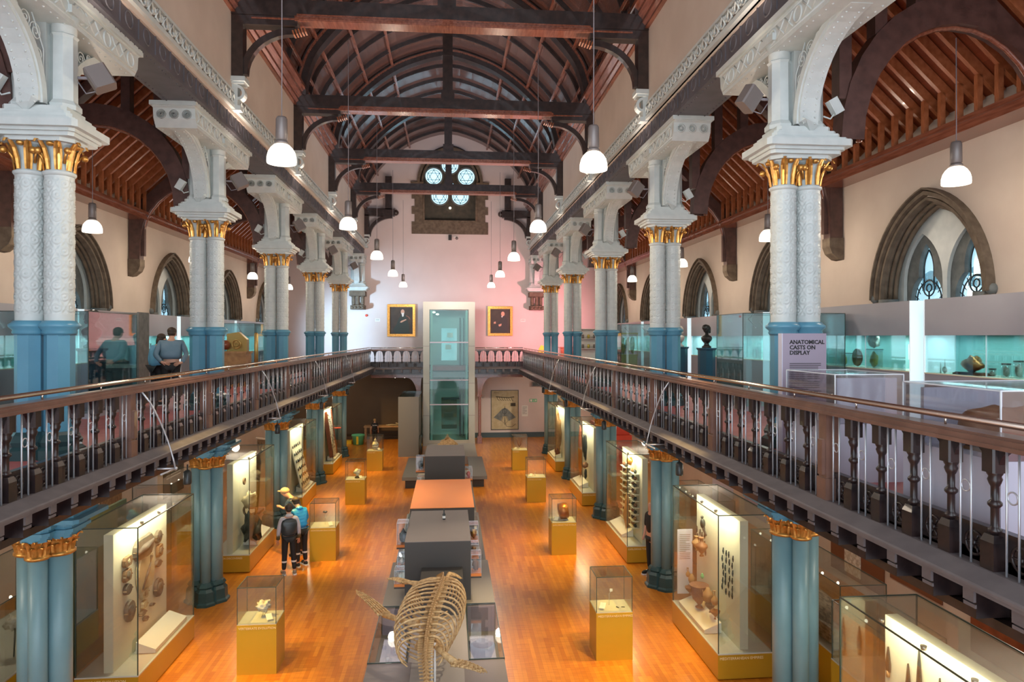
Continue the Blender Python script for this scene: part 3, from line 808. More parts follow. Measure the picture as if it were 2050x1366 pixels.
# ================================================================ BALUSTRADES
def ballathe(H):
    return [(.030, 0), (.034, .01), (.046, .02), (.046, .035), (.030, .05), (.027, .06), (.027, H*.42), (.034, H*.44), (.046, H*.47), (.046, H*.51), (.034, H*.54), (.027, H*.56), (.027, H-.10), (.038, H-.08), (.048, H-.05), (.04, H-.03), (.052, H-.01), (.052, H)]
def baluster_mb(z, half=False):
    zc, zb, zu, zr = z
    mb = MB().box(-.062, .062, -.062, .062, zc, zb-.05).prism([(-.062, -.062), (.062, -.062), (.062, .062), (-.062, .062)], zb-.05, zb, top=.72)
    mb.lathe(ballathe(zu-zb), (0, 0, zb), 12, cap=False)
    mb.box(-.06, .06, -.06, .06, zu, zr, .012)
    return mb
def balustrade(nm, label, p0, p1, n, nside, zt, post_at=(), stays=()):
    """p0,p1 ground plan ends; n balusters; nside = unit vector pointing to the nave"""
    zc, zb, zu, zr, zt2, zh = zt
    d = Vector((p1[0]-p0[0], p1[1]-p0[1], 0)); L = d.length; ang = math.atan2(d.y, d.x)
    t = thing(nm, label, 'balustrade', (p0[0], p0[1], 0), ang, 'gallery balustrades')
    s = 1 if Vector((-sin(ang), cos(ang))).dot(Vector(nside)) > 0 else -1   # local +y towards the nave?
    def Y(a, b_): return sorted((s*a, s*b_))
    def bx(x0, x1, a, b_, z0, z1, mb=None, ch=0):
        y = Y(a, b_); return (mb or MB()).box(x0, x1, y[0], y[1], z0, z1, ch)
    obj('handrail', MB().tube([(0, s*-.03, zh), (L, s*-.03, zh)], .026, 10), 'steel', t)
    hb = MB().tube([(0, s*-.03, zh), (0, s*-.03, zt2-.01)], .009, 6).mesh('handrail_bracket', 'steel'); x = .5
    while x < L: obj('handrail_bracket', hb, None, t, loc=(x, 0, 0)); x += 1.18
    mb = bx(0, L, -.12, .12, zr, zr+.03); bx(0, L, -.105, .105, zr+.03, zt2-.02, mb); bx(0, L, -.085, .085, zt2-.02, zt2, mb)
    obj('top_rail', mb, 'rail', t)
    S = L/n
    bm_ = baluster_mb((zc, zb, zu, zr)).mesh('baluster', 'black')
    pm_ = MB().box(-.07, .07, -.07, .07, zc, zr).box(-.085, .085, -.085, .085, zc, zb-.03).box(-.04, .04, .06, .1, zb, zb+.35).mesh('newel_post', 'rail')
    rm = MB()
    for q in (-.052, .052): rm.tube([(q, 0, zc-.03), (q, 0, zr+.02)], .0085, 5)
    rm.ring((0, 0, (zb+zu)/2+.08), .042, .006, 'y', 16, 5)
    rm = rm.mesh('rod_pair', 'rod')
    dm = MB().box(-.05, .05, -.22, .03, zc-.32, zc-.115).mesh('bracket_block', 'black'); dn = MB().box(-.05, .05, .03, .05, zc-.21, zc-.12).box(-.055, .055, .03, .042, zc-.25, zc-.225).mesh('block_nose', 'curb')
    sp = MB()
    for q in (-1, 1):
        pts = [(q*.06, 0)]
        P = [(q*.055, zr)] + [(q*(.055+(S/2-.06)*(1-cos(pi/2*k/6))), zr-.16*(1-sin(pi/2*k/6))) for k in range(7)]
        sp.prism(P, -.02, .02, 'y')
    sp = sp.mesh('rail_bracket', 'black')
    for k in range(n):
        x = (k+.5)*S
        if k in post_at: obj('newel_post', pm_, None, t, loc=(x, 0, 0), rot=(0, 0, 0 if s > 0 else pi))
        else:
            obj('baluster', bm_, None, t, loc=(x, 0, 0)); obj('rail_bracket', sp, None, t, loc=(x, 0, 0))
        if k < n-1: obj('rod_pair', rm, None, t, loc=(x+S/2, s*.05, 0))
        bk = obj('bracket_block', dm, None, t, loc=(x, s*.15, 0), rot=(0, 0, 0 if s > 0 else pi)); obj('block_nose', dn, None, bk)
    mb = bx(0, L, -.05, -.02, zc, zb+.01)
    bx(0, L, -.07, 0, zb, zb+.03, mb)
    for k in range(n-1):
        x = (k+1)*S; y = s*-.018; zc2 = (zc+zb)/2
        mb.ring((x, y, zc2), .085, .012, 'y', 16, 5).ball((x, y, zc2), .025, 6, 5)
        for j in range(6): mb.tube([(x+.02*cos(j*pi/3), y, zc2+.02*sin(j*pi/3)), (x+.08*cos(j*pi/3), y, zc2+.08*sin(j*pi/3))], .010, 4)
    obj('wheel_panel', mb, 'black', t)
    P = [(s*-.08, zc), (s*.08, zc), (s*.235, zc-.055), (s*.25, zc-.065), (s*.25, zc-.085), (s*.235, zc-.09), (s*.235, zc-.115), (s*-.08, zc-.115)]
    obj('curb', MB().prism(P, 0, L, 'x'), 'curb', t)
    mb = bx(0, L, -.15, -.08, zc-.40, zc-.14); bx(0, L, -.15, .04, zc-.40, zc-.33, mb)
    obj('frieze', mb, 'dwood', t)
    for x in stays:
        pts = []
        for k in range(9):
            f = k/8; pts.append((x + .30*sin(f*pi/2), s*(.12 + .30*f**.7), zr - f*(zr-zc+.24)))
        mb = MB().tube(pts, .012, 5); q = pts[-1]
        mb.tube([q, (q[0], s*.06, q[2])], .014, 5).tube([q, (q[0]-.42, q[1]-s*.02, q[2]+.0)], .014, 5).ball(q, .028, 6, 5)
        obj('stay_rod', mb, 'rod', t)
    return t
def zt(k): return [5.6-h*k for h in (1.585, 1.347, .923, .749, .661, .593)]
X1, X2 = -4.05, 3.78
yL0 = 9.15 - .4015*14.5; nL = int(round((35.9-yL0)/.4015))
balustrade('balustrade', 'long dark balustrade along the left gallery edge, with brown rail and steel handrail', (X1, yL0), (X1, yL0+nL*.4015), nL, (1, 0), zt(.955), [14+7*k-0 for k in range(-1, 9)], [yy for yy in (5.95, 8.75+2.9, 17.4, 23.3)])
yR0 = 6.64 - .4245*10.5; nR = int(round((35.7-yR0)/.4245))
balustrade('balustrade', 'long dark balustrade along the right gallery edge, with brown rail and steel handrail', (X2, yR0), (X2, yR0+nR*.4245), nR, (-1, 0), zt(1.022), [10+7*k for k in range(-1, 8)], [yy for yy in (9.2, 15.1, 21.0)])
YB = 35.95
balustrade('balustrade', 'short far balustrade between the left gallery and the glass lift', (X1, YB), (-1.33, YB), 6, (0, -1), zt(.985))
balustrade('balustrade', 'short far balustrade between the glass lift and the right gallery', (1.3, YB), (X2, YB), 6, (0, -1), zt(.985))
for s, x in ((-1, -1.62), (1, 1.54)):
    t = thing('timber_post', 'brown timber post with curved brackets under the far gallery, %s of the lift' % ('left' if s < 0 else 'right'), 'post', (x, 36.4, 0), 0, 'far gallery posts')
    obj('post_base', MB().box(-.14, .14, -.14, .14, 0, .3, .02).box(-.11, .11, -.11, .11, .3, .38), 'mwood', t)
    obj('shaft', MB().box(-.075, .075, -.075, .075, .38, 2.5, .025).box(-.12, .12, -.12, .12, 2.45, 2.55), 'mwood', t)
    mb = MB()
    w1, w2 = (.5, .07) if s > 0 else (.07, .5)
    P = [(-.1, 2.5), (.1, 2.5)] + [(.1+w1*(1-cos(pi/2*k/8)), 2.5+.95*sin(pi/2*k/8)) for k in range(9)] + [(-.1-w2*(1-cos(pi/2*k/8)), 2.5+.95*sin(pi/2*k/8)) for k in range(8, -1, -1)]
    obj('curved_bracket', MB().prism(P, -.07, .07, 'y'), 'mwood', t)
obj('far_gallery_beam', MB().box(-4.05, 3.8, 36.2, 36.5, 3.47, 3.75).box(-4.05, 3.8, 36.15, 36.55, 3.70, 3.76), 'mwood', None, 'brown timber beam under the far gallery edge', 'beam')

# ================================================================ PENDANT LAMPS
def make_lamp(ztop):
    t = thing('pendant_lamp', 'x', 'lamp')
    obj('cable', MB().tube([(0, 0, .62), (0.004, 0, ztop*.4), (0, 0, ztop)], .007, 5), 'cable', t)
    obj('lamp_body', MB().lathe([(.05, .28), (.068, .30), (.078, .31), (.074, .58), (.06, .61), (.02, .62)], (0,0,0), 20).lathe([(.08, .25), (.085, .28), (.06, .30)], (0,0,0), 20), 'lampg', t)
    obj('glass_shade', MB().lathe([(.186, 0), (.19, .03), (.186, .09), (.17, .15), (.14, .20), (.10, .24), (.06, .255)], (0,0,0), 28), 'shade', t)
    return t
LIGHTS = []
lampn = make_lamp(4.1); lampa = make_lamp(2.1); f1 = f2 = True
names = ['nearest and largest', 'second', 'third', 'fourth', 'farthest and smallest']
for s, x0 in ((-1, -2.2), (1, 1.95)):
    for k, y in enumerate(YC):
        lab = 'white glass pendant lamp over the nave, %s of the %s row' % (names[k], SIDE[s])
        p = (x0, (y if k == 0 else TY[k]) - .0, 7.93)
        if k == 0: p = (x0, y, 7.87)
        if f1: lampn.location = p; lampn['label'] = lab; lampn['group'] = 'nave pendant lamps'; f1 = False
        else: dup(lampn, p, 0, lab)
        LIGHTS.append(p)
for s, x0 in ((-1, -7.46), (1, 7.22)):
    for k, y in enumerate(YC):
        if s < 0 and k == 0: continue
        lab = 'white glass pendant lamp over the %s aisle, %s of its row' % (SIDE[s], ORD[k])
        p = (x0, y-.0, 7.78)
        if f2: lampa.location = p; lampa['label'] = lab; lampa['group'] = 'aisle pendant lamps'; f2 = False
        else: dup(lampa, p, 0, lab)
        LIGHTS.append(p)
# spotlights / speakers on the upper columns
def boxspot():
    t = thing('column_floodlight', 'x', 'floodlight')
    mb = MB().box(-.13, .13, -.09, .09, -.15, .15, .02); mb.xf(Matrix.Translation((.27, 0, 0)) @ Matrix.Rotation(R(-32), 4, 'Y') @ Matrix.Rotation(R(25), 4, 'Z'))
    obj('housing', mb, 'lampg', t)
    obj('bracket_arm', MB().tube([(0, 0, 0), (.15, 0, .0)], .02, 6).tube([(0, 0, -.05), (.1, 0, -.2), (.25, 0, -.16)], .008, 5), 'cable', t)
    return t
bs = boxspot(); f1 = True
for s, X in ((-1, XL), (1, XR)):
    for k, y in enumerate(YC):
        lab = 'grey box floodlight on the nave side of the %s %s column' % (ORD[k], SIDE[s])
        p = (X-s*.40, y, GZ+4.85); rz = 0 if s < 0 else pi
        if f1: o = bs; o.location = p; o['label'] = lab; o['group'] = 'column floodlights'; f1 = False
        else: o = dup(bs, p, rz, lab)
ws = thing('small_spotlight', 'x', 'spotlight')
mb = MB().box(-.07, .07, -.06, .06, -.12, .10, .01); mb.xf(Matrix.Translation((-.16, 0, .1)) @ Matrix.Rotation(R(30), 4, 'Y'))
obj('housing', mb, 'white', ws); obj('yoke', MB().tube([(0, 0, -.05), (-.1, 0, -.08), (-.16, 0, .0)], .012, 5), 'white', ws)
f1 = True
for s, X in ((-1, XL), (1, XR)):
    for k, y in enumerate(YC):
        lab = 'small white spotlight on the aisle side of the %s %s column' % (ORD[k], SIDE[s])
        p = (X+s*.30, y-.2, GZ+4.62); rz = 0 if s < 0 else pi
        if f1: o = ws; o.location = p; o['label'] = lab; o['group'] = 'small column spotlights'; f1 = False
        else: o = dup(ws, p, rz, lab)

# small black track spotlights hanging from the gallery edge beams
ts = thing('track_spotlight', 'x', 'spotlight')
obj('can', MB().lathe([(.06, -.2), (.065, -.18), (.065, 0), (.03, .03)], (0,0,0), 14), 'bronze', ts); obj('hanger', MB().tube([(0, 0, .02), (0, 0, .12)], .012, 5), 'bronze', ts)
f1 = True
for s, xs in ((-1, -4.0), (1, 3.7)):
    for k, y in enumerate((11.7, 17.6, 23.5, 29.3)):
        lab = 'small black spotlight can under the %s gallery edge, %s in line' % (SIDE[s], ORD[k])
        if f1: o = ts; o.location = (xs-s*-.25, y, 3.4); o['label'] = lab; o['group'] = 'gallery edge spotlights'; f1 = False
        else: dup(ts, (xs-s*-.25, y, 3.4), 0, lab)
# ================================================================ GALLERY DISPLAYS
def glassbox(t, x0, x1, y0, y1, z0, z1, gm='glass', em='edge', er=.007, top=True, name='glass_pane'):
    """glass hood: five thin panes and dark edge lines"""
    th = .008
    for a in ((x0, x0+th, y0, y1, z0, z1), (x1-th, x1, y0, y1, z0, z1), (x0, x1, y0, y0+th, z0, z1), (x0, x1, y1-th, y1, z0, z1)):
        obj(name, MB().box(*a), gm, t)
    if top: obj(name, MB().box(x0, x1, y0, y1, z1-th, z1), gm, t)
    mb = MB()
    for x in (x0, x1):
        for y in (y0, y1): mb.box(x-er/2, x+er/2, y-er/2, y+er/2, z0, z1)
    for x in (x0, x1): mb.box(x-er/2, x+er/2, y0, y1, z1-er/2, z1+er/2)
    for y in (y0, y1): mb.box(x0, x1, y-er/2, y+er/2, z1-er/2, z1+er/2)
    obj('hood_edges', mb, em, t)
def display_wall(label, s, xw, y0, y1, group, slot0=.15):
    """tall grey display wall on the gallery with a long glazed slot; s=+1 on the right side (wall towards +x)"""
    xf = xw - s*.65; z0, zs, z1, zt_ = GZ, 4.97, 5.62, 6.25; L = y1-y0
    t = thing('display_wall', label, 'display wall', (xf, y0, z0), 0, group)
    def bx(a, b_, ya, yb, za, zb, mb=None):
        q = sorted((s*a, s*b_)); return (mb or MB()).box(q[0], q[1], ya, yb, za-z0, zb-z0)
    obj('upper_panel', bx(0, .62, 0, L, z1, zt_), 'panelg', t)
    obj('base_panel', bx(0, .62, 0, L, z0, zs-.02), 'panelg', t)
    obj('shelf', bx(-.01, .62, 0, L, zs-.02, zs), 'cream', t)
    obj('recess_back', bx(.58, .62, 0, L, zs, z1), 'teal', t)
    if slot0 > .2: obj('end_panel', bx(0, .57, 0, slot0, zs, z1), 'panelg', t)
    obj('jamb', bx(-.005, .62, -.02, 0, z0, zt_), 'lightbar', t)
    obj('jamb', bx(-.005, .62, L, L+.02, z0, zt_), 'lightbar', t)
    mb = MB(); n = int(L/1.2)
    obj('slot_glass', bx(.02, .028, slot0, L, zs, z1), 'tealglass', t)
    for k in range(1, n): bx(.015, .03, k*L/n-.004, k*L/n+.004, zs, z1, mb)
    obj('glass_joint', mb, 'edgew', t)
    for k in range(0, n, 2):
        q = obj('wall_label', bx(.565, .578, k*L/n+.5, k*L/n+.85, 5.15, 5.45), 'paper', t)
        obj('print', textlines(.26, .2, 7, seed=k).xf(Matrix.Translation((s*.562, k*L/n+(.8 if s > 0 else .54), 1.32)) @ Matrix.Rotation(-s*pi/2, 4, 'Z')), 'ink', q)
    return t
gr = 'display walls along the right gallery'; gl = 'display walls along the left gallery'
pos = ['nearest', 'second', 'third', 'fourth', 'farthest']
for k in range(5):
    y0 = WY[k]-6.32 if k == 0 else WY[k-1]-.4
    display_wall('grey display wall with a teal glazed slot on the right gallery, %s of its row' % pos[k], 1, 8.95, y0, WY[k]-.8, gr)
for k in range(5):
    y0 = WY[k]-6.82 if k == 0 else WY[k-1]-.9
    display_wall('grey display wall with a teal glazed slot on the left gallery, %s of its row' % pos[k], -1, -9.3, y0, WY[k]-1.2, gl, .9 if k == 2 else .15)

def lump(c, r, n=14, m=10, amp=.3, seed=0, sq=(1, 1, 1), fr=3.):
    mb = MB().ball((0, 0, 0), r, n, m)
    out = []
    for v in mb.v:
        d = Vector(v); k = 1+amp*noise.noise(d/r*fr*.5+Vector((seed*3.1, seed*1.7, 0)))+amp*.5*noise.noise(d/r*fr*1.3+Vector((seed, 0, 5)))
        out.append((c[0]+d.x*k*sq[0], c[1]+d.y*k*sq[1], c[2]+d.z*k*sq[2]))
    mb.v = out; return mb
def jar(x, y, z, r, h, mat, label, sq=False, group='specimen jars in the gallery slots'):
    t = thing('specimen_jar', label, 'jar', (x, y, z), 0, group)
    if sq: obj('jar_glass', MB().box(-r*.5, r*.5, -r, r, 0, h), 'acrylic', t); obj('lid', MB().box(-r*.55, r*.55, -r*1.05, r*1.05, h, h+.015), 'bronze', t)
    else: obj('jar_glass', MB().lathe([(r, 0), (r, h)], (0,0,0), 16), 'acrylic', t); obj('lid', MB().lathe([(r*1.08, h), (r*1.08, h+.025)], (0,0,0), 16), 'bronze', t)
    obj('specimen', lump((0, 0, h*.45), min(r*.75, h*.4), seed=h*10, sq=(.5 if sq else 1, 1, h*.4/min(r*.75, h*.4))), mat, t)
SZ = 4.972
jar(8.55, 10.27, SZ, .05, .10, 'whiteobj', 'small jar of pale specimen beside the brown skull cast, right gallery')
jar(8.55, 10.0, SZ, .06, .19, 'whiteobj', 'tall jar of white specimen, second from the brown skull cast')
jar(8.55, 9.76, SZ, .065, .24, 'whiteobj', 'tallest jar of white specimen at the right picture edge')
jar(8.55, 14.45, SZ, .22, .26, 'jarg', 'wide rectangular jar of yellow specimens behind the sign pillar', True)
jar(8.55, 13.35, SZ, .16, .36, 'jarg', 'square jar of yellow specimen right of the round disc', True)
t = thing('skull_cast', 'glossy brown anatomical cast on a wooden base in the right gallery slot', 'cast', (8.5, 10.62, SZ))
obj('base', MB().box(-.12, .12, -.33, .33, 0, .03, .02).box(-.1, .1, -.28, .28, .03, .045), 'maho', t)
obj('cast', lump((0, 0, .17), .15, seed=3, amp=.5, sq=(.8, 1.2, .85)), 'copper', t)
t = thing('round_disc', 'round pale veined disc on a stand in the right gallery slot', 'specimen', (8.5, 13.85, SZ))
obj('disc', MB().lathe([(.17, -.012), (.18, 0), (.17, .012)], (0,0,0), 24).xf(Matrix.Translation((0, 0, .19)) @ Matrix.Rotation(pi/2, 4, 'Y')), 'potb', t)
obj('rim', MB().ring((0, 0, .19), .175, .012, 'x', 24, 6), 'maho', t)
t = thing('white_shell', 'bright white crumpled shell hung high in the right gallery slot', 'specimen', (8.5, 13.3, 5.5))
obj('shell', lump((0, 0, 0), .13, seed=5, amp=.6, sq=(.5, 1.2, .9)), 'whiteobj', t)
obj('wire', MB().tube([(0, 0, .05), (0, 0, .12)], .004, 4), 'cable', t)
t = thing('curled_specimens', 'three small white curled specimens beside the skull cast', 'specimen', (8.45, 11.2, SZ))
for k in range(2): obj('tusk', MB().tube([(0, k*.1, 0), (.01, k*.1+.01, .12), (0, k*.1, .24-k*.06)], .012, 6, scale=[1, .8, .3]), 'marble', t)
obj('curl', MB().ring((0, .0, .06), .045, .012, 'x', 14, 6), 'marble', t)
# small instruments further along both galleries
def instrument(x, y, kind, label, group):
    t = thing('instrument', label, 'instrument', (x, y, SZ), 0, group)
    if kind == 0:
        obj('pillar', MB().lathe([(.05, 0), (.05, .02), (.015, .04), (.015, .4), (.03, .42)], (0,0,0), 12), 'bronze', t)
        obj('cylinder', MB().lathe([(.04, 0), (.04, .22), (.02, .26)], (0, .12, 0), 12), 'brass', t)
    elif kind == 1:
        obj('stand', MB().tube([(0, -.15, 0), (0, 0, .25), (0, .15, 0)], .012, 5).tube([(0, 0, .25), (0, 0, .42)], .01, 5).box(-.05, .05, -.2, .2, .17, .185), 'bronze', t)
        obj('wheel', MB().ring((0, .18, .14), .12, .02, 'x', 20, 6), 'bronze', t)
    else:
        obj('frame', MB().box(-.05, .05, -.14, -.12, 0, .42).box(-.05, .05, .12, .14, 0, .42).box(-.05, .05, -.14, .14, .4, .42).box(-.06, .06, -.16, .16, 0, .02), 'bronze', t)
        obj('tube', MB().lathe([(.05, .02), (.05, .3), (.03, .34)], (0, 0, 0), 12), 'marble', t)
g2 = 'small instruments in the gallery slots'
for x, y, k, l in ((8.55, 20.9, 0, 'brass cylinder instrument behind the black bust'), (8.55, 20.2, 2, 'framed instrument right of the black bust'), (8.55, 19.6, 0, 'second pillar instrument right of the black bust'), (8.55, 18.7, 1, 'black instrument with legs seen through the tall right glass case'), (-8.9, 21.0, 2, 'dark framed instrument left of the standing couple'), (-8.9, 21.6, 0, 'dark pillar instrument left of the standing couple'), (-8.9, 22.5, 1, 'spidery tripod instrument just left of the couple'), (-8.9, 27.0, 2, 'framed instrument behind the second left column')):
    instrument(x, y, k, l, g2)
t = thing('dark_drum', 'black ribbed drum in the left gallery wall slot, far along', 'specimen', (-8.85, 35.0, SZ))
obj('drum', MB().lathe([(.2, 0), (.25, .1), (.26, .3), (.25, .5), (.2, .58)], (0,0,0), 20), 'bronze', t)

# tall freestanding glass cases on the galleries
def tall_case(label, x0, x1, y0, y1, ztop):
    t = thing('tall_glass_case', label, 'glass case', (x0, y0, GZ), 0, 'tall glass cases on the galleries')
    glassbox(t, 0, x1-x0, 0, y1-y0, .1, ztop-GZ, 'tealglass', 'edge', .012)
    obj('plinth', MB().box(0, x1-x0, 0, y1-y0, 0, .1), 'panelg', t)
    for x in (.25, x1-x0-.5):
        obj('clip', MB().tube([(x, .04, ztop-GZ-.02), (x-.1, .1, ztop-GZ-.12), (x+.05, .06, ztop-GZ-.3)], .012, 5).ball((x+.05, .06, ztop-GZ-.3), .02, 6, 4), 'edgew', t)
    return t
tall_case('tall teal glass case on the right gallery, beside the anatomical casts sign', 6.0, 8.2, 13.8, 15.2, 6.08)
tall_case('tall glass case around a yellow specimen cabinet, right gallery', 6.2, 7.6, 24.8, 27.2, 6.05)
tall_case('tall glass case enclosing the green bust, near end of left gallery', -8.55, -6.72, 13.6, 15.6, 6.07)
tall_case('tall glass case beside the orange wooden machine, left gallery', -8.5, -6.7, 24.6, 29.0, 6.05)
# busts on pedestals
def bust(label, x, y, mat, ped, rz=0., sc=1., ph=1.22, group='busts on pedestals'):
    t = thing('bust', label, 'bust', (x, y, GZ+ph), rz, group)
    mb = MB().lathe([(.13, 0), (.13, .04), (.08, .07), (.06, .13), (.11, .16)], (0,0,0), 16)
    obj('socle', mb, mat, t)
    mb = MB().lathe([(.08, .14), (.17, .2), (.2, .28), (.17, .33), (.07, .37), (.065, .44)], (0,0,0), 18, sx=1.15, sy=.7)
    mb.ball((0, .01, .53), .092, 16, 12, rz=.125, ry=.11)
    mb.prism([(.09, .52), (.135, .49), (.09, .475)], -.015, .015, 'x')
    mb.ball((0, .085, .45), .04, 8, 6).ball((0, -.03, .57), .102, 12, 8, rz=.095)
    for s in (-1, 1): mb.ball((s*.09, 0, .52), .022, 6, 5)
    obj('bust_figure', mb, mat, t); t.scale = (sc, sc, sc)
    p = thing('pedestal', label.replace('bust', 'pedestal', 1).replace('on a', 'carrying the bust, a') , 'pedestal', (x, y, GZ), rz, 'pedestals under the busts')
    obj('shaft', MB().lathe([(.24, .08), (.24, ph-.06)], (0,0,0), 8, False, rot=pi/8), ped, p)
    obj('cap', MB().lathe([(.25, ph-.06), (.28, ph-.03), (.28, ph)], (0,0,0), 8, False, rot=pi/8), ped, p)
    obj('foot', MB().lathe([(.29, 0), (.29, .05), (.25, .08)], (0,0,0), 8, False, rot=pi/8), ped, p)
    return t, p
def bust2(l1, l2, *a, **k):
    t, p = bust(l1, *a, **k); p['label'] = l2
bust2('black bronze bust facing right on the right gallery', 'dark blue octagonal pedestal under the black bust', 7.2, 19.0, 'bronze', 'blued', rz=-pi/2)
bust2('white marble bust half hidden behind the second right column', 'dark blue pedestal half hidden behind the second right column', 7.1, 21.0, 'marble', 'blued', rz=-pi/2)
bust2('large blue-green bust inside the near left glass case', 'blue pedestal with white edge inside the near left glass case', -7.0, 14.3, 'bronze', 'blued', rz=pi/2, sc=1.15, ph=1.31)
# sign pillar
t = thing('sign_pillar', 'grey sign pillar reading anatomical casts on display, in front of the nearest right column', 'sign', (4.22, 8.5, GZ))
obj('board', MB().box(0, .58, 0, .10, 0, 1.58), 'mauve', t); obj('side_face', MB().box(-.012, -.001, 0, .1, 0, 1.58), 'paleblue', t)
for k, s in enumerate(('ANATOMICAL', 'CASTS ON', 'DISPLAY')): text(s, .072, 'ink', t, (.09, -.002, 1.445-k*.068), (pi/2, 0, 0), bold=.0022)
obj('small_print', textlines(.42, .52, 22, seed=2, th=.35).xf(Matrix.Translation((.09, -.001, 1.20))), 'ink', t)
# acrylic cases in front of the right balustrade
for lab, y0, y1, x1, w in (('low acrylic case with a lavender panel on the right gallery, before the sign pillar', 6.95, 8.0, 4.78, 1), ('low acrylic case holding a brown cast at the right picture edge', 4.75, 5.85, 5.3, 2)):
    t = thing('low_acrylic_case', lab, 'glass case', (4.02, y0, GZ), 0, 'low acrylic cases')
    W = x1-4.02
    obj('plinth', MB().box(0, W, 0, y1-y0, 0, .62), 'paleblue', t)
    glassbox(t, 0, W, 0, y1-y0, .62, 1.14, 'acrylic', 'edgew', .01)
    if w == 1: obj('inner_panel', MB().box(.05, W-.04, .05, .09, .62, 1.10), 'paleblue', t)  # pale plate painting the reflection seen on the acrylic
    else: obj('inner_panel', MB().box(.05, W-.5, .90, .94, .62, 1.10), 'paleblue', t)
t = thing('torso_cast', 'brown lumpy anatomical cast lying in the acrylic case at the right edge', 'cast', (4.5, 5.2, GZ+.62))
obj('cast', lump((0, .1, .16), .2, 20, 14, .5, 2, (1.9, .9, .8)), 'pot', t); obj('support', MB().box(-.3, .5, -.1, .3, 0, .03), 'potb', t)
# yellow kayak-like buoy, notice, fire exit signs on the far wall; wooden machine on the left gallery
t = thing('yellow_stand', 'bright yellow folding safety sign leaning at the far right gallery', 'sign', (4.95, 36.9, GZ))
obj('panel', MB().prism([(-.28, 0), (.28, 0), (.26, .75), (.15, 1.0), (-.1, 1.08), (-.26, .8)], -.03, .03, 'y'), 'yellow', t)
obj('band', MB().box(-.27, .27, -.035, -.03, .52, .54).box(-.27, .27, -.035, -.03, .8, .82), 'orange', t)
t = thing('wooden_machine', 'orange-brown wooden machine with a gable top and red ball, left gallery', 'machine', (-6.55, 22.2, GZ))
obj('cabinet', MB().box(-.42, .32, -.3, .3, 0, 1.05).box(-.45, .35, -.33, .33, 1.02, 1.08), 'potb', t)
obj('gable', MB().prism([(-.30, 1.08), (.3, 1.08), (.3, 1.45), (.05, 1.68), (-.30, 1.62)], -.12, .12, 'y'), 'brass', t)
obj('red_ball', MB().ball((-.32, -.22, 1.28), .15, 16, 12), 'maho', t); obj('brass_column', MB().lathe([(.06, 0), (.06, 1.62), (.03, 1.66)], (.55, 0, 0), 14), 'brass', t)
obj('cog', MB().ring((.0, -.18, 1.3), .13, .02, 'y', 18, 6).ring((.0, -.18, 1.3), .06, .015, 'y', 14, 6), 'brass', t)
t = thing('yellow_cabinet', 'small glazed cabinet of yellow specimens inside a tall case, right gallery', 'cabinet', (6.65, 25.6, GZ))
obj('frame', MB().box(-.3, .3, -.25, .25, 0, .85).box(-.32, .32, -.27, .27, .83, .87).box(-.32, .32, -.27, .27, 1.62, 1.68).box(-.31, -.29, -.26, -.24, .87, 1.62).box(.29, .31, -.26, -.24, .87, 1.62), 'brass', t)
for k in range(3): obj('specimen', lump((-.18+.18*k, 0, 1.2), .12, seed=k, amp=.6, sq=(.7, .7, 2.2)), 'jarg', t)
t = thing('shelving_unit', 'white shelving unit with jars between the far right columns', 'shelf', (6.5, 31.5, GZ))
obj('back', MB().box(-.6, .6, .3, .34, 0, 1.9), 'marble', t)
for z in (.55, 1.0, 1.45, 1.9): obj('shelf', MB().box(-.6, .6, 0, .3, z-.03, z), 'marble', t)
for k in range(8):
    j = obj('jar', MB().lathe([(.06, 0), (.06, .16), (.04, .18)], (0,0,0), 10), 'jarg' if k % 2 else 'lampg', None, 'small jar on the white far right shelving unit', 'jar', 'jars on the white shelving', loc=(6.1+.27*(k % 4), 31.62, GZ+(1.0 if k < 4 else 1.45)))
t = thing('desk', 'dark wooden lectern desk at the far right gallery corner', 'desk', (6.0, 35.5, GZ))
obj('desk_top', MB().box(-.4, .4, -.3, .3, .95, 1.0), 'mwood', t)
obj('body', MB().box(-.35, .35, -.25, .25, 0, .95), 'mwood', t)
t = thing('steel_shelves', 'white shelves and dark shelf gaps behind the near left glass case', 'shelf', (-7.6, 16.6, GZ))
obj('frame', MB().box(-.8, .5, .5, .55, 0, 2.1).box(-.8, -.76, 0, .5, 0, 2.1).box(.46, .5, 0, .5, 0, 2.1), 'stoned', t)
for z in (.9, 1.5): obj('shelf', MB().box(-.76, .46, 0, .5, z-.08, z), 'marble', t)
t = thing('clock_frame', 'tall narrow black clock frame on the far left gallery', 'clock', (-6.4, 34.2, GZ))
obj('case_frame', MB().box(-.2, -.14, -.1, .1, .9, 2.2).box(.14, .2, -.1, .1, .9, 2.2).box(-.22, .22, -.12, .12, 2.15, 2.25).box(-.25, .25, -.14, .14, .8, .9), 'bronze', t)
obj('leg', MB().tube([(-.18, 0, .8), (-.26, 0, 0)], .04, 6), 'bronze', t); obj('leg', MB().tube([(.18, 0, .8), (.26, 0, 0)], .04, 6), 'bronze', t)

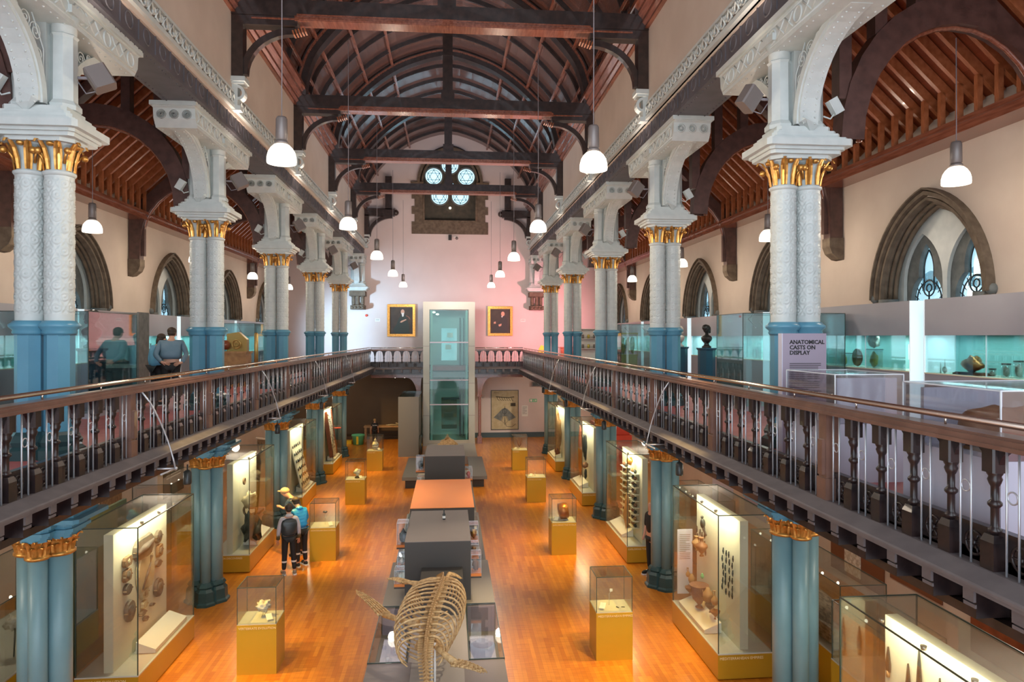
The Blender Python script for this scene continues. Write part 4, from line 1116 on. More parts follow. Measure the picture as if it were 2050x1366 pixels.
# ================================================================ END WALL
def portrait(label, x0, x1, z0, z1, kind):
    t = thing('portrait_painting', label, 'painting', ((x0+x1)/2, YF, (z0+z1)/2), 0, 'gilt framed portraits')
    w, h = x1-x0, z1-z0; f = .14
    obj('canvas', MB().box(-w/2+f, w/2-f, -.05, -.005, -h/2+f, h/2-f), 'canvas', t)
    for a in ((-w/2, w/2, -h/2, -h/2+f), (-w/2, w/2, h/2-f, h/2), (-w/2, -w/2+f, -h/2+f, h/2-f), (w/2-f, w/2, -h/2+f, h/2-f)):
        g = MB().box(a[0], a[1], -.12, -.005, a[2], a[3]); q = .035
        g.box(a[0]+q, a[1]-q, -.15, -.12, a[2]+q, a[3]-q)
        obj('frame_rail', g, 'gold', t)
    y = -.052
    def flat(P, mat, nm='painted_shape', d=.001): obj(nm, MB().prism(P, y-d, y, 'y'), mat, t)
    if kind == 0:
        flat([(-.32, -.72), (.45, -.72), (.42, -.3), (.3, .12), (.2, .3), (-.0, .3), (-.15, .1), (-.25, -.2), (-.45, -.5)], 'robe', 'painted_robe')
        flat([(.07+.10*cos(a), .47+.14*sin(a)) for a in [k*pi/8 for k in range(16)]], 'skin', 'painted_head', .002)
        flat([(-.0, .42), (.15, .42), (.12, .22), (.05, .2)], 'marble', 'painted_beard', .003)
        flat([(.0, -.02), (.25, .08), (.28, .03), (.0, -.12), (-.08, -.1)], 'skin', 'painted_hands', .003)
        flat([(.25, .28), (.42, .2), (.5, .05), (.46, .05), (.38, .18), (.25, .24)], 'maho', 'painted_chair', .001)
    else:
        flat([(-.42, -.62), (.42, -.62), (.42, .1), (.3, .28), (.1, .28), (-.05, .0), (-.4, -.3)], 'suit', 'painted_suit')
        flat([(.15+.10*cos(a), .40+.13*sin(a)) for a in [k*pi/8 for k in range(16)]], 'skin', 'painted_head', .002)
        flat([(.06, .28), (.16, .3), (.1, .18)], 'marble', 'painted_collar', .003)
        flat([(-.1, -.2), (.08, -.14), (.06, -.26), (-.06, -.3)], 'skin', 'painted_hand', .003)
        flat([(-.35, -.05), (-.25, -.02), (-.24, -.14), (-.36, -.14)], 'skin', 'painted_hand', .003)
portrait('gilt framed portrait of a bearded seated man, left of the lift', -3.42, -1.9, 5.6, 7.36, 0)
portrait('gilt framed portrait of a bald seated man, right of the lift', 2.08, 3.46, 5.64, 7.27, 1)
t = thing('wall_speaker', 'small black box hanging under the rose window', 'speaker', (0, YF, 11.05))
obj('housing', MB().box(-.09, .09, -.16, -.01, -.14, .14, .02), 'bronze', t); obj('grille', MB().box(-.07, .07, -.17, -.16, -.12, .12), 'ink', t)
t = thing('security_camera', 'small white dome camera beside the black box under the rose window', 'camera', (.35, YF, 11.05))
obj('mount', MB().box(-.16, .12, -.12, -.01, .0, .07), 'marble', t); obj('dome', MB().ball((.02, -.1, -.03), .08, 12, 8), 'lampg', t)
obj('fire_alarm', MB().lathe([(.07, 0), (.07, .05), (.04, .07)], (0,0,0), 14).xf(Matrix.Translation((-4.9+.35, YF-.01, 6.95-.2)) @ Matrix.Rotation(pi/2, 4, 'X')), 'toyred', None, 'small red alarm on the end wall under the left stone corbel', 'alarm')
for x, z, l in ((-3.95, 6.5, 'small white notice left of the left portrait'), (4.05, 6.5, 'small white notice right of the right portrait')):
    t = thing('wall_notice', l, 'notice', (x, YF, z)); obj('card', MB().box(-.13, .13, -.015, -.002, -.08, .08), 'paper', t); obj('print', textlines(.2, .1, 3, 'lampg').xf(Matrix.Translation((-.1, -.016, .05))), 'lampg', t)
for k, (z, m) in enumerate(((6.0, 'green'), (5.55, 'toyred'), (5.25, 'toyred'))):
    t = thing('safety_sign', ['green sign highest', 'red sign middle', 'red sign lowest'][k] + ' in the column of safety signs on the far right wall', 'sign', (5.85, YF, z)); obj('plate', MB().box(-.14, .14, -.015, -.002, -.1, .1), m, t); obj('pictogram', MB().box(-.08, .02, -.017, -.015, -.05, .05), 'paper', t)
# ground floor end wall: anatomical ray poster, exit sign
t = thing('ray_poster', 'large framed cream poster of a ray fish anatomy on the ground floor end wall', 'poster', (3.03, YF, 1.52))
w, h = 1.48, 2.14
obj('paper', MB().box(-w/2, w/2, -.03, -.004, -h/2, h/2), 'fossilc', t)
for a in ((-w/2-.03, w/2+.03, -h/2-.03, -h/2), (-w/2-.03, w/2+.03, h/2, h/2+.03), (-w/2-.03, -w/2, -h/2, h/2), (w/2, w/2+.03, -h/2, h/2)): obj('frame_rail', MB().box(a[0], a[1], -.05, -.004, a[2], a[3]), 'bronze', t)
def pf(P, mat, d=.002): return MB().prism(P, -.031-d, -.031, 'y')
obj('printed_wing', pf([(0, .12), (.15, .05), (.62, -.42), (.22, -.62), (.12, -.35), (-.12, -.35), (-.22, -.62), (-.62, -.42), (-.15, .05)], 'x'), 'stoned', t)
mb = MB()
for P in ([(-.1, .0), (-.12, -.15), (-.02, -.25), (.1, -.15), (.1, 0), (0, .08), (-.1, 0)], [(0, .2), (0, -.85)], [(-.08, -.35), (-.18, -.6), (-.05, -.75), (0, -.5), (.06, -.75), (.18, -.6), (.08, -.35)], [(0, -.7), (.1, -.92), (.4, -.95), (.6, -.78)]):
    mb.tube([(x, -.035, z) for x, z in P], .010, 4, up=(0,1,0))
obj('printed_skeleton', mb, 'ink', t)
mb = MB()
for k in range(7): mb.tube([(-.45+k*.13, -.035, .75-k*.01), (-.4+k*.14, -.035, .6-k*.02), (-.3+k*.13, -.035, .52)], .012, 4, up=(0,1,0))
mb.tube([(-.5, -.035, .74), (-.2, -.035, .7), (.2, -.035, .68), (.52, -.035, .72)], .02, 4, up=(0,1,0)).box(.32, .6, -.033, -.031, .2, .38)
obj('printed_skull', mb, 'stonef', t)
obj('printed_lines', textlines(.3, .06, 2).xf(Matrix.Translation((-.62, -.031, .95))).v and textlines(.3, .05, 2).xf(Matrix.Translation((-.62, -.031, .97))), 'ink', t)
t = thing('exit_sign', 'small green fire exit sign with an arrow on the ground floor end wall', 'sign', (4.62, YF, 2.03))
obj('plate', MB().box(-.21, .21, -.015, -.002, -.085, .085), 'green', t)
obj('white_square', MB().box(-.17, -.05, -.018, -.015, -.06, .06), 'paper', t); obj('running_figure', MB().box(.02, .06, -.018, -.015, -.06, .02).ball((.05, -.016, .045), .018, 6, 4).box(.11, .17, -.018, -.015, -.05, .05), 'paper', t)
t = thing('wall_heater', 'grey vent box high on the ground floor end wall', 'vent', (4.85, YF, 2.95)); obj('body', MB().box(-.3, .3, -.14, -.01, -.13, .13), 'lampg', t); obj('grille', MB().box(-.27, .27, -.15, -.14, -.1, .1), 'bronze', t)
obj('brown_box', MB().box(-.15, .15, -.2, -.01, -.25, .25, .02), 'potb', None, 'brown speaker box right of the vent on the end wall', 'box', loc=(5.5, YF, 2.95))
t = thing('notice_sheet', 'white text sheet right of the ray poster', 'notice', (4.15, YF, 1.45)); obj('sheet', MB().box(-.17, .17, -.012, -.002, -.3, .3), 'paper', t); obj('print', textlines(.26, .45, 12, 'lampg').xf(Matrix.Translation((-.13, -.013, .25))), 'lampg', t)
# second ray print behind the right cases
t = thing('ray_print', 'second framed ray print seen behind the far right glass case', 'poster', (6.0, YF, 1.7)); obj('paper', MB().box(-.5, .5, -.03, -.004, -.9, .9), 'fossilc', t); obj('frame', MB().box(-.53, .53, -.02, -.003, -.93, .93), 'bronze', t)
obj('printed_wing', MB().prism([(0, .5), (.35, .1), (.1, -.4), (-.1, -.4), (-.35, .1)], -.033, -.031, 'y'), 'stoned', t)

# ================================================================ GLASS LIFT
t = thing('glass_lift', 'glass passenger lift shaft with pale steel frame in front of the end wall', 'lift', (-.05, 35.65, 0))
obj('portal_frame', MB().box(-1.32, -1.0, 0, .3, 0, 7.38).box(1.0, 1.32, 0, .3, 0, 7.38).box(-1.0, 1.0, 0, .3, 6.98, 7.38), 'frost', t)
mb = MB()
for z in (1.55, 3.2, 5.1):
    mb.box(-1.325, -.995, -.005, 0, z, z+.02).box(.995, 1.325, -.005, 0, z, z+.02)
obj('frame_joint', mb, 'lampg', t)
for z0, z1 in ((.3, 2.1), (2.14, 3.35), (3.39, 5.28), (5.32, 6.96)): obj('glass_pane', MB().box(-.98, .98, .03, .045, z0, z1), 'liftg', t)
for z in (2.12, 3.37, 5.3): obj('glass_bar', MB().box(-.98, .98, .0, .06, z-.03, z+.03), 'paleblue', t)
for x in (-.9, .9): obj('guide_rail', MB().box(x-.05, x+.05, .2, .3, 0, 6.95), 'liftw', t)
obj('counterweight_rail', MB().box(.55, .62, 1.5, 1.6, .3, 6.6).box(.75, .8, 1.5, 1.6, .3, 6.6).box(-.3, .6, 1.5, 1.55, 2.25, 2.33), 'bronze', t)
for x in (-1.0, .96): obj('side_glass', MB().box(x, x+.04, .3, 2.2, .3, 7.0), 'liftg', t)
for z0, z1 in ((.3, 2.55), (4.1, 6.3)):
    d = obj('lift_door', MB().box(-.62, -.42, 2.2, 2.26, z0, z1).box(.42, .62, 2.2, 2.26, z0, z1).box(-.42, .42, 2.2, 2.26, z1-.25, z1).box(-.42, .42, 2.2, 2.26, z0, z0+.2), 'liftw', t)
    obj('door_glass', MB().box(-.42, .42, 2.22, 2.24, z0+.2, z1-.25), 'tealglass', d)
obj('back_panel', MB().box(-1.0, -.62, 2.2, 2.25, .2, 7.0).box(.62, 1.0, 2.2, 2.25, .2, 7.0).box(-.62, .62, 2.2, 2.25, 2.55, 4.1).box(-.62, .62, 2.2, 2.25, 6.3, 7.0), 'liftw', t)
for z in (5.55, 4.9): obj('notice', MB().box(-.2+.1*(z > 5), .1+.1*(z > 5), 2.16, 2.19, z, z+.25), 'paper', t)
obj('lift_floor', MB().box(-1.0, 1.0, 0.05, 2.2, .0, .3), 'frost', t)
obj('downlight', MB().ball((-.78, .35, 6.85), .09, 10, 6, rz=.05).ball((-.6, .4, 6.75), .09, 10, 6, rz=.05), 'shade', t)
# ================================================================ GROUND FLOOR CASES
CASELIGHTS = []
def tall_plinth_case(label, s, y0, txt):
    """tall glass case between the lower columns. local x grows away from the nave"""
    X = XCASE[s]
    t = thing('tall_display_case', label, 'display case', (X, y0, 0), 0, 'tall glass cases')
    W, L = .93, 2.33
    def bx(a, b_, ya, yb, za, zb, mb=None):
        q = sorted((s*a, s*b_)); return (mb or MB()).box(q[0], q[1], ya, yb, za, zb)
    obj('plinth', bx(0, W, 0, L, .02, .41), 'mustardd', t)
    obj('deck', bx(0, W, 0, L, .41, .43), 'deck', t)
    q = sorted((s*.012, s*(W-.012)))
    glassbox(t, q[0], q[1], .012, L-.012, .43, 2.68, 'glass', 'edge', .014)
    obj('mount_panel', bx(.42, .56, .12, L-.2, .43, 2.55), 'cream', t)
    P = [(s*.05, .44), (s*.36, .44), (s*.36, .62), (s*.05, .50)]
    lb = obj('sloped_label', MB().prism(P, .75, 2.1, 'y'), 'paper', t)
    tl = textlines(.9, .22, 12, 'lampg', seed=int(y0))
    tl.xf(Matrix.Translation((s*.34, 1.0 if s > 0 else 1.9, .622)) @ Matrix.Rotation(s*pi/2, 4, 'Z') @ Matrix.Rotation(-R(69), 4, 'X'))
    if txt:
        text(txt, .062, 'goldtext', t, (.03 if s > 0 else -W+.03, -.002, .33), (pi/2, 0, 0))
    mb = MB()
    for k in range(3): mb.lathe([(.025, 0), (.03, .04)], (s*.16, .5+.65*k, 2.61), 10)
    obj('spot_fitting', mb, 'steel', t)
    CASELIGHTS.append((X+s*.2, y0+L/2, s))
    return t
XCASE = {-1: -4.73, 1: 4.34}
CY = {-1: [11.04+5.9*k for k in (-1, 0, 1, 2, 3)], 1: [10.95+5.84*k for k in (-1, 0, 1, 2, 3)]}
CY[1][0] = 5.1
CL = {-1: ['beside the nearest left column', 'with fossil slabs on a cream panel, lower left', 'with a pale skull and black fossil, second on the left', 'with a leaning board of mounted rows, far left', 'with a patterned leaning frame, farthest left'],
      1: ['with ancient weapons, lower right corner', 'with hanging ancient pots, reading Mediterranean Empires', 'with small shelves of carvings, reading Exploring the World', 'with dark carvings, third along on the right', 'with a tall wooden sculpture, farthest right']}
CT = {-1: [None, 'VERTEBRATE EVOLUTION', 'HUNTERIAN DISCOVERIES', None, None], 1: [None, 'MEDITERRANEAN EMPIRES', 'EXPLORING THE WORLD', 'SOUTH PACIFIC', None]}
for s in (-1, 1):
    for k in range(5):
        if s < 0 and k == 0: continue
        tall_plinth_case('tall glass display case ' + CL[s][k], s, CY[s][k], CT[s][k])
# fossil slabs in the lower left case (on the nave side of its panel)
PX = -4.73-.42
def slab(label, y, z, w, h, mat, seed, rnd=.5, mark=None):
    mb = MB(); r_ = random.Random(seed); n = 14
    P = []
    for i in range(n):
        a = 2*pi*i/n; c_, s_ = cos(a), sin(a); e = rnd
        rr = 1/max(abs(c_), abs(s_)) if e < .5 else 1.
        P.append((w/2*c_*rr*(1-r_.random()*.08)*(.93 if rr > 1.2 else 1), h/2*s_*rr*(1-r_.random()*.08)))
    mb.prism(P, 0, .05, 'x', top=.93)
    t = thing('fossil_slab', label, 'fossil', (PX+.012, CY[-1][1]+y, z), 0, 'fossil slabs on the cream panel')
    obj('slab', mb, mat, t)
    if mark == 'fish':
        m = MB().tube([(.055, -w*.28, -h*.38), (.06, -.02, -.02), (.06, w*.2, h*.22)], .022, 6, scale=[.6, 1.3, .5], up=(1,0,0))
        m.prism([(w*.2, h*.2), (w*.2, h*.42), (w*.36, h*.36), (w*.24, h*.26)], .05, .058, 'x'); obj('fish_relief', m, 'fossild', t)
    elif mark == 'bigfish':
        m = MB().tube([(.055, -w*.42, -.03), (.06, -.05, .0), (.06, w*.42, .05)], .07, 8, scale=[.4, 1., .25], up=(1,0,0)); obj('fish_relief', m, 'fossild', t)
    elif mark: obj('fossil_relief', lump((.045, 0, 0), min(w, h)*.32, seed=seed, amp=.6, sq=(.25, 1, .9)), mark, t)
    obj('clip', MB().box(.0, .06, -w/2+.01, -w/2+.025, -.01, .01).box(.0, .06, w/2-.025, w/2-.01, -.01, .01), 'steel', t)
    return t
for i, a in enumerate([
 ('long dark grey slab with a fish, top middle', 1.11, 2.07, .74, .36, 'fossil', .2, 'bigfish'), ('large cream slab with a dark fish skeleton', 1.17, 1.62, .64, .60, 'fossilc', .1, 'fish'),
 ('grey slab at the top right', 1.69, 2.08, .26, .24, 'fossil', .6, 'fossild'), ('red-brown square slab on the right', 1.74, 1.82, .22, .22, 'fossilb', .1, 'fossil'),
 ('small dark oval slab on the right', 1.68, 1.61, .24, .13, 'fossild', .8, None), ('tan rectangular slab, top of the left column', .51, 2.02, .26, .17, 'fossilb', .1, 'fossilc'),
 ('tan square slab, second in the left column', .50, 1.80, .25, .20, 'fossilb', .1, 'fossil'), ('black angular slab, third in the left column', .52, 1.57, .25, .18, 'fossild', .8, None),
 ('large grey speckled oval slab, lower left', .60, 1.20, .34, .36, 'fossil', .9, 'fossild'), ('buff square slab in the middle below the cream one', 1.13, 1.29, .25, .19, 'fossilc', .1, 'fossilb'),
 ('small buff slab under the middle one', 1.12, 1.10, .18, .13, 'fossilc', .1, None), ('bird-shaped grey fossil low in the middle', 1.06, .98, .22, .10, 'fossil', .9, None),
 ('small dark fossil, lowest of all', 1.18, .84, .14, .09, 'fossild', .9, None), ('large dark ringed oval slab on the right', 1.70, 1.18, .34, .34, 'fossild', .9, 'fossil'), ('thin dark fossil sliver on the right', 1.43, .98, .13, .05, 'fossild', .9, None)]):
    slab('fossil slab: ' + a[0], *a[1:6], i+3, a[6], a[7])
# reflection-backed mural panels behind the left cases
obj('olive_mural_panel', MB().box(-.03, .03, 0, 2.6, 0, 2.5), 'mural', None, 'olive green painted mural panel behind the lower left case', 'mural', loc=(-6.2, 11.3, 0))

# pots hanging in the lower right case
def pot(label, x, y, z, h, kind, mat, group='ancient pots on the cream panel', rz=0.):
    t = thing('ancient_pot', label, 'pot', (x, y, z), rz, group)
    r = h*.32
    prof = {0: [(.35, 0), (.38, .04), (.15, .12), (.5, .25), (1.0, .5), (.95, .62), (.4, .74), (.25, .82), (.25, .93), (.42, 1.)],
            1: [(.5, 0), (.55, .04), (.2, .1), (.25, .16), (.9, .38), (1.12, .62), (1.05, .85), (1.3, .97), (1.32, 1.)],
            2: [(.3, 0), (.7, .15), (1., .4), (.95, .65), (.5, .85), (.35, 1.)],
            3: [(.5, 0), (.8, .15), (.85, .35), (.4, .55), (.15, .65), (.15, .92), (.25, 1.)],
            4: [(.4, 0), (.15, .12), (.2, .25), (1.2, .55), (1.5, .75), (1.5, .8)]}[kind]
    obj('body', MB().lathe([(r*a, h*b_) for a, b_ in prof], (0,0,0), 20), mat, t)
    if kind in (0, 1, 3, 4):
        for s in ((-1, 1) if kind in (1, 4) else (1,)):
            obj('handle', MB().tube([(0, s*r*.9, h*.55), (0, s*r*1.45, h*.7), (0, s*r*1.2, h*.9), (0, s*r*.4, h*.9)], h*.025, 5, up=(1,0,0)), mat, t)
    return t
PR = 4.34+.42; cy = CY[1][1]
for i, a in enumerate([('bronze jug, upper left of the pair of tall jugs', 1.60, 1.62, .27, 0, 'potb'), ('red-brown jug, right of the pair of tall jugs', 1.33, 1.60, .34, 0, 'pot'),
 ('round cream flask at the upper left', 2.05, .98, .17, 3, 'potb'), ('buff round jar below the flask', 1.85, .90, .20, 2, 'potb'), ('two-handled brown cup at the far left', 1.95, .66, .20, 4, 'pot'),
 ('big brown wide-mouthed krater bowl in the centre', 1.45, .62, .42, 1, 'pot'), ('buff rounded jar with a dark band right of the krater', 1.02, .86, .28, 2, 'potb'), ('pale slim-necked jug at the right', .70, .96, .24, 3, 'potb'),
 ('small dark green footed cup, lower right', .92, .74, .18, 4, 'bronze'), ('small red footed cup, lowest right', .68, .72, .18, 4, 'pot'), ('small banded buff cup under the round jar', 1.22, .70, .12, 2, 'fossilc'), ('small green glass cup above the krater', 1.30, 1.20, .10, 2, 'green')]):
    pot('ancient pot: ' + a[0], PR-.2, cy+a[1], a[2], a[3], a[4], a[5])
t = thing('bird_ornament', 'dark bronze bird ornament at the top of the pot panel', 'ornament', (PR-.12, cy+1.49, 2.12))
obj('body', MB().ball((0, 0, .03), .05, 10, 8, rz=.09, ry=.06).ball((0, .03, .14), .03, 8, 6), 'bronze', t); obj('tail', MB().prism([(-.02, -.02), (-.2, -.12), (-.16, -.16), (0, -.08)], -.01, .01, 'x'), 'bronze', t)
gg = 'small bronze figures pinned on the pot panel'
rr = random.Random(4)
def fig_small(x, y, z, h, mat, label, group, seed=0):
    mb = MB(); r_ = random.Random(seed)
    mb.tube([(0, 0, -h/2), (0, .01, 0), (0, 0, h/2)], h*.12, 6, scale=[.5, 1.3, .7]).ball((0, 0, h*.52), h*.12, 6, 5)
    mb.tube([(0, -h*.25, h*.15*r_.uniform(-1, 1)), (0, 0, h*.25), (0, h*.25, h*.15*r_.uniform(-1, 1))], h*.06, 5)
    return obj('bronze_figure', mb, mat, None, label, 'figurine', group, loc=(x, y, z))
for k in range(13):
    fig_small(PR-.05, cy+1.55+.55*(k % 4)/4+rr.uniform(-.04, .04), 1.62+.13*(k//4)+rr.uniform(-.03, .03), .11, 'bronze', 'tiny bronze figure in the group left of the tall jugs', gg, k)
for k in range(24):
    fig_small(PR-.03, cy+.35+.55*(k % 4)/4+rr.uniform(-.03, .03), 1.22+.13*(k//4)+rr.uniform(-.02, .02), .10, 'bronze', 'tiny green-black bronze in the column right of the jugs', 'small bronzes on the right half of the pot panel', k+40)
t = thing('info_panel', 'pale upright text panel at the far end of the pot case', 'label panel', (4.40, cy+2.2, .6)); obj('sheet', MB().box(0, .3, 0, .02, 0, 1.25), 'paleblue', t); obj('print', textlines(.22, .5, 14, 'lampg').xf(Matrix.Translation((.04, -.001, 1.15))), 'lampg', t)
# weapons in the near right case
py = CY[1][0]
for i, (y, z, h, l) in enumerate(((2.05, 2.05, .3, 'short bronze dagger at the left'), (1.72, 1.95, .42, 'long slim bronze blade second from left'), (1.55, 2.05, .62, 'longest bronze spearhead'), (1.25, 1.95, .55, 'tapering bronze blade at the right'))):
    t = thing('bronze_weapon', 'ancient weapon: ' + l + ', lower right corner case', 'weapon', (PR-.02, py+y, z), 0, 'weapons on the cream panel')
    obj('blade', MB().prism([(-.03, -h*.3), (.03, -h*.3), (.035, 0), (0, h*.6), (-.035, 0)], -.01, .01, 'x'), 'bronze', t); obj('hilt', MB().tube([(0, 0, -h*.5), (0, 0, -h*.28)], .018, 6), 'potb', t)
t = thing('round_brooch', 'round bronze brooch low on the weapon panel', 'brooch', (PR-.02, py+1.1, 1.65)); obj('disc', MB().ring((0, 0, 0), .09, .02, 'x', 18, 6), 'bronze', t); obj('knob', MB().ball((0, 0, 0), .04, 8, 6), 'bronze', t)
for k in range(3):
    jar(5.05, py+1.2+.35*k, 2.0, .05, .10, 'potb', 'small warm-lit pot behind the weapon panel', False, 'pots behind the weapon panel')
# exploring the world: shelves with figurines
cy = CY[1][2]
t = thing('carving_shelves', 'cream ladder of small shelves in the Exploring the World case', 'shelf', (PR-.01, cy, 0))
for k in range(9):
    obj('shelf', MB().box(-.16, 0, .35, .8, .75+.17*k, .77+.17*k), 'cream', t)
t['label'] = 'two cream shelf ladders inside the case reading Exploring the World'
for k in range(9): obj('shelf', MB().box(-.16, 0, 1.25, 1.7, .75+.17*k, .77+.17*k), 'cream', t)
for k in range(9):
    for j, yy in enumerate((.45, .66, 1.35, 1.56)):
        obj('small_carving', lump((0, 0, .045), .045, 8, 6, .6, k*4+j, (1, 1, 1.1)), ('bronze', 'potb', 'fossild', 'pot')[(k+j) % 4], None, 'small carving on the shelf ladders of the Exploring the World case', 'carving', 'small carvings on the shelf ladders', loc=(PR-.09, cy+yy, .77+.17*k))
for lab, y, z, h in (('large gold-brown carved mask above the right shelf ladder', .75, 2.3, .2), ('tall tan totem standing low between the shelf ladders', 1.05, .55, .9)):
    t = thing('carved_figure', lab, 'carving', (PR-.15, cy+y, z), 0, 'larger carvings'); obj('carving', lump((0, 0, h*.45), .1, 12, 10, .5, int(h*10), (.8, 1, h*4.5)), 'potb' if h > .5 else 'gold', t)
# south pacific: dark carvings
cy = CY[1][3]
for i, (y, z, r_, hh, m, l) in enumerate(((1.7, .75, .1, 1.6, 'maho', 'tall dark board carving'), (1.0, 1.5, .07, .7, 'bronze', 'black hooked carving in the middle'), (.75, 1.4, .09, .8, 'bronze', 'black figure carving near the front edge'), (.8, 1.1, .14, .2, 'pot', 'round brown gourd'), (.7, .75, .07, .35, 'bronze', 'small black standing figure'))):
    t = thing('carved_figure', l + ' in the third case along on the right', 'carving', (PR-.16, cy+y, z), 0, 'dark carvings')
    obj('carving', lump((0, 0, hh*.5), r_, 12, 10, .4, i, (.7, 1, hh*.5/r_)), m, t)
cy = CY[1][4]
t = thing('wooden_sculpture', 'tall twisted brown wooden sculpture in the farthest right case', 'sculpture', (PR-.18, cy+.9, .45))
obj('trunk', lump((0, 0, 1.0), .15, 14, 16, .6, 8, (.9, 1.1, 6.4)), 'potb', t); obj('horns', MB().tube([(0, -.05, 1.8), (0, -.14, 2.05)], .03, 6, scale=[1, .3]).tube([(0, .05, 1.8), (0, .12, 2.1)], .03, 6, scale=[1, .3]), 'potb', t); obj('drapery', lump((0, .05, .25), .14, 10, 8, .6, 4, (.9, 1, 1.8)), 'maho', t)
# left case 2: skull and black fossil
cy = CY[-1][2]
t = thing('mounted_skull', 'pale yellow fossil skull mounted on the cream panel, second left case', 'fossil', (PX+.22, cy+.75, 1.55)); obj('cranium', lump((0, 0, 0), .17, 16, 12, .5, 6, (.9, 1.3, 1.2)), 'fossilc', t); obj('jaw_hoop', MB().ring((0, 0, -.25), .15, .03, 'y', 16, 6), 'fossilb', t)
obj('ring_fossil', MB().ring((0, 0, 0), .07, .022, 'x', 16, 6), 'fossilb', None, 'small ring-shaped fossil above the pale skull', 'fossil', loc=(PX+.12, cy+.62, 2.05))
t = thing('black_fossil', 'large black and orange lumpy fossil low in the second left case', 'fossil', (PX+.26, cy+.7, .86)); obj('black_mass', lump((0, 0, 0), .22, 16, 12, .7, 9, (.9, 1.2, 1.3)), 'bronze', t); obj('orange_mass', lump((.02, .28, .05), .13, 12, 10, .7, 2, (.9, 1.1, 1.4)), 'copper', t)
# left case 3: leaning board with rows of specimens
cy = CY[-1][3]
t = thing('leaning_board', 'cream leaning board of mounted specimen rows, third left case', 'display board', (PX+.32, cy+.35, .6)); 
bd = obj('board', MB().box(-.02, .02, 0, 1.3, 0, 1.85), 'cream', t, rot=(0, R(-14), 0))
for i in range(7):
    for j in range(5):
        obj('mounted_specimen', lump((.03, .14+.25*j, .15+.25*i), .06, 8, 6, .7, i*5+j, (.4, 1.2, .9)), ('fossild', 'bronze', 'fossil')[(i+j) % 3], bd)
cy = CY[-1][4]
t = thing('patterned_frame', 'brown leaning frame with a black and white patterned cloth, farthest left case', 'frame', (PX+.30, cy+.5, .6))
fr = obj('frame_side', MB().box(-.10, .06, -.05, 0, 0, 1.9).box(-.1, .06, 1.0, 1.05, 0, 1.9), 'maho', t, rot=(0, R(-8), 0)); obj('cloth', MB().box(-.02, .02, 0, 1.0, .02, 1.88), 'whiteobj', t, rot=(0, R(-8), 0))
mb = MB(); r_ = random.Random(5)
for k in range(90):
    y, z = r_.uniform(.05, .93), r_.uniform(.08, 1.8); mb.box(.02, .026, y, y+r_.uniform(.02, .06), z, z+r_.uniform(.02, .06))
obj('cloth_pattern', mb, 'ink', t, rot=(0, R(-8), 0))
obj('small_dish', MB().lathe([(.05, 0), (.14, .03), (.15, .05)], (0,0,0), 14), 'toyred', None, 'small red dish on a glass shelf in the farthest left case', 'dish', loc=(PX+.3, cy+1.9, 1.6))

# ---------------------------------------------------------------- pedestal cases
def pedestal(label, x, y, txt, zp=.835, zg=1.44, w=.64, d=.58, mat='mustard'):
    t = thing('pedestal_case', label, 'display case', (x, y, 0), 0, 'pedestal cases along the nave')
    obj('plinth', MB().box(0, w, 0, d, .0, zp-.012), mat, t); obj('deck', MB().box(.004, w-.004, .004, d-.004, zp-.012, zp), 'deck', t)
    glassbox(t, .008, w-.008, .008, d-.008, zp, zg, 'glass', 'edge', .009)
    text(txt, .052, 'goldtext', t, (.03, -.0015, zp-.085), (pi/2, 0, 0))
    q = (w-.13, .10) if x < 0 else (.12, .10)
    obj('label_card', MB().prism([(-.05, 0), (.05, 0), (.05, .004), (-.05, .004)], 0, .12, 'y'), 'paper', t, loc=(q[0], q[1], zp+.03), rot=(R(35), 0, .5 if x < 0 else -.5))
    return t
PL = [-3.51, -3.48, -3.47, -3.45]; PRX = [2.51, 2.59, 2.59, 2.60]
PY = [11.82, 17.64, 23.46, 29.28]; PYR = [11.79, 17.6, 23.28, 28.95]
LN = ['nearest the camera', 'second', 'third', 'farthest']
for k, (tx, l) in enumerate((('VERTEBRATE EVOLUTION', 'reading Vertebrate Evolution, nearest on the left'), ('HUNTERIAN DISCOVERIES', 'second on the left, beside the three visitors'), ('ANCIENT WORLDS', 'third on the left, with a pale shell'), ('CHINESE ART', 'farthest on the left, with a blue and white jar'))):
    pedestal('mustard pedestal case ' + l, PL[k], PY[k], tx)
for k, (tx, l) in enumerate((('MEDITERRANEAN EMPIRES', 'reading Mediterranean Empires, nearest on the right'), ('EXPLORING THE WORLD', 'second on the right, with a big copper drum'), ('ACROSS CULTURES', 'third on the right, almost empty'), ('SPECIMENS', 'farthest on the right, with a red coral'))):
    pedestal('ochre pedestal case ' + l, PRX[k], PYR[k], tx)
zp = .836
t = thing('pale_fossil', 'knobbly cream fossil on wire in the Vertebrate Evolution pedestal', 'fossil', (PL[0]+.36, PY[0]+.3, zp)); obj('fossil', lump((0, 0, .19), .09, 18, 14, .8, 3, (1.2, 1, .9), 5), 'whiteobj', t); obj('wire_stand', MB().tube([(-.04, 0, 0), (0, 0, .1)], .004, 4).tube([(.05, 0, 0), (0, 0, .1)], .004, 4), 'steel', t)
t = thing('small_dark_object', 'tiny dark object on a pin in the second left pedestal', 'specimen', (PL[1]+.33, PY[1]+.3, zp)); obj('pin', MB().tube([(0, 0, 0), (0, 0, .28)], .003, 4), 'steel', t); obj('object', lump((0, 0, .32), .035, seed=2, sq=(1.6, .6, .8)), 'bronze', t)
t = thing('white_shell', 'pale open shell in the third left pedestal', 'shell', (PL[2]+.36, PY[2]+.3, zp)); obj('shell', lump((0, 0, .2), .10, 14, 10, .8, 7, (1.1, .7, 1.)), 'whiteobj', t); obj('stand', MB().lathe([(.1, 0), (.06, .06), (.03, .1)], (0,0,0), 10), 'bronze', t)
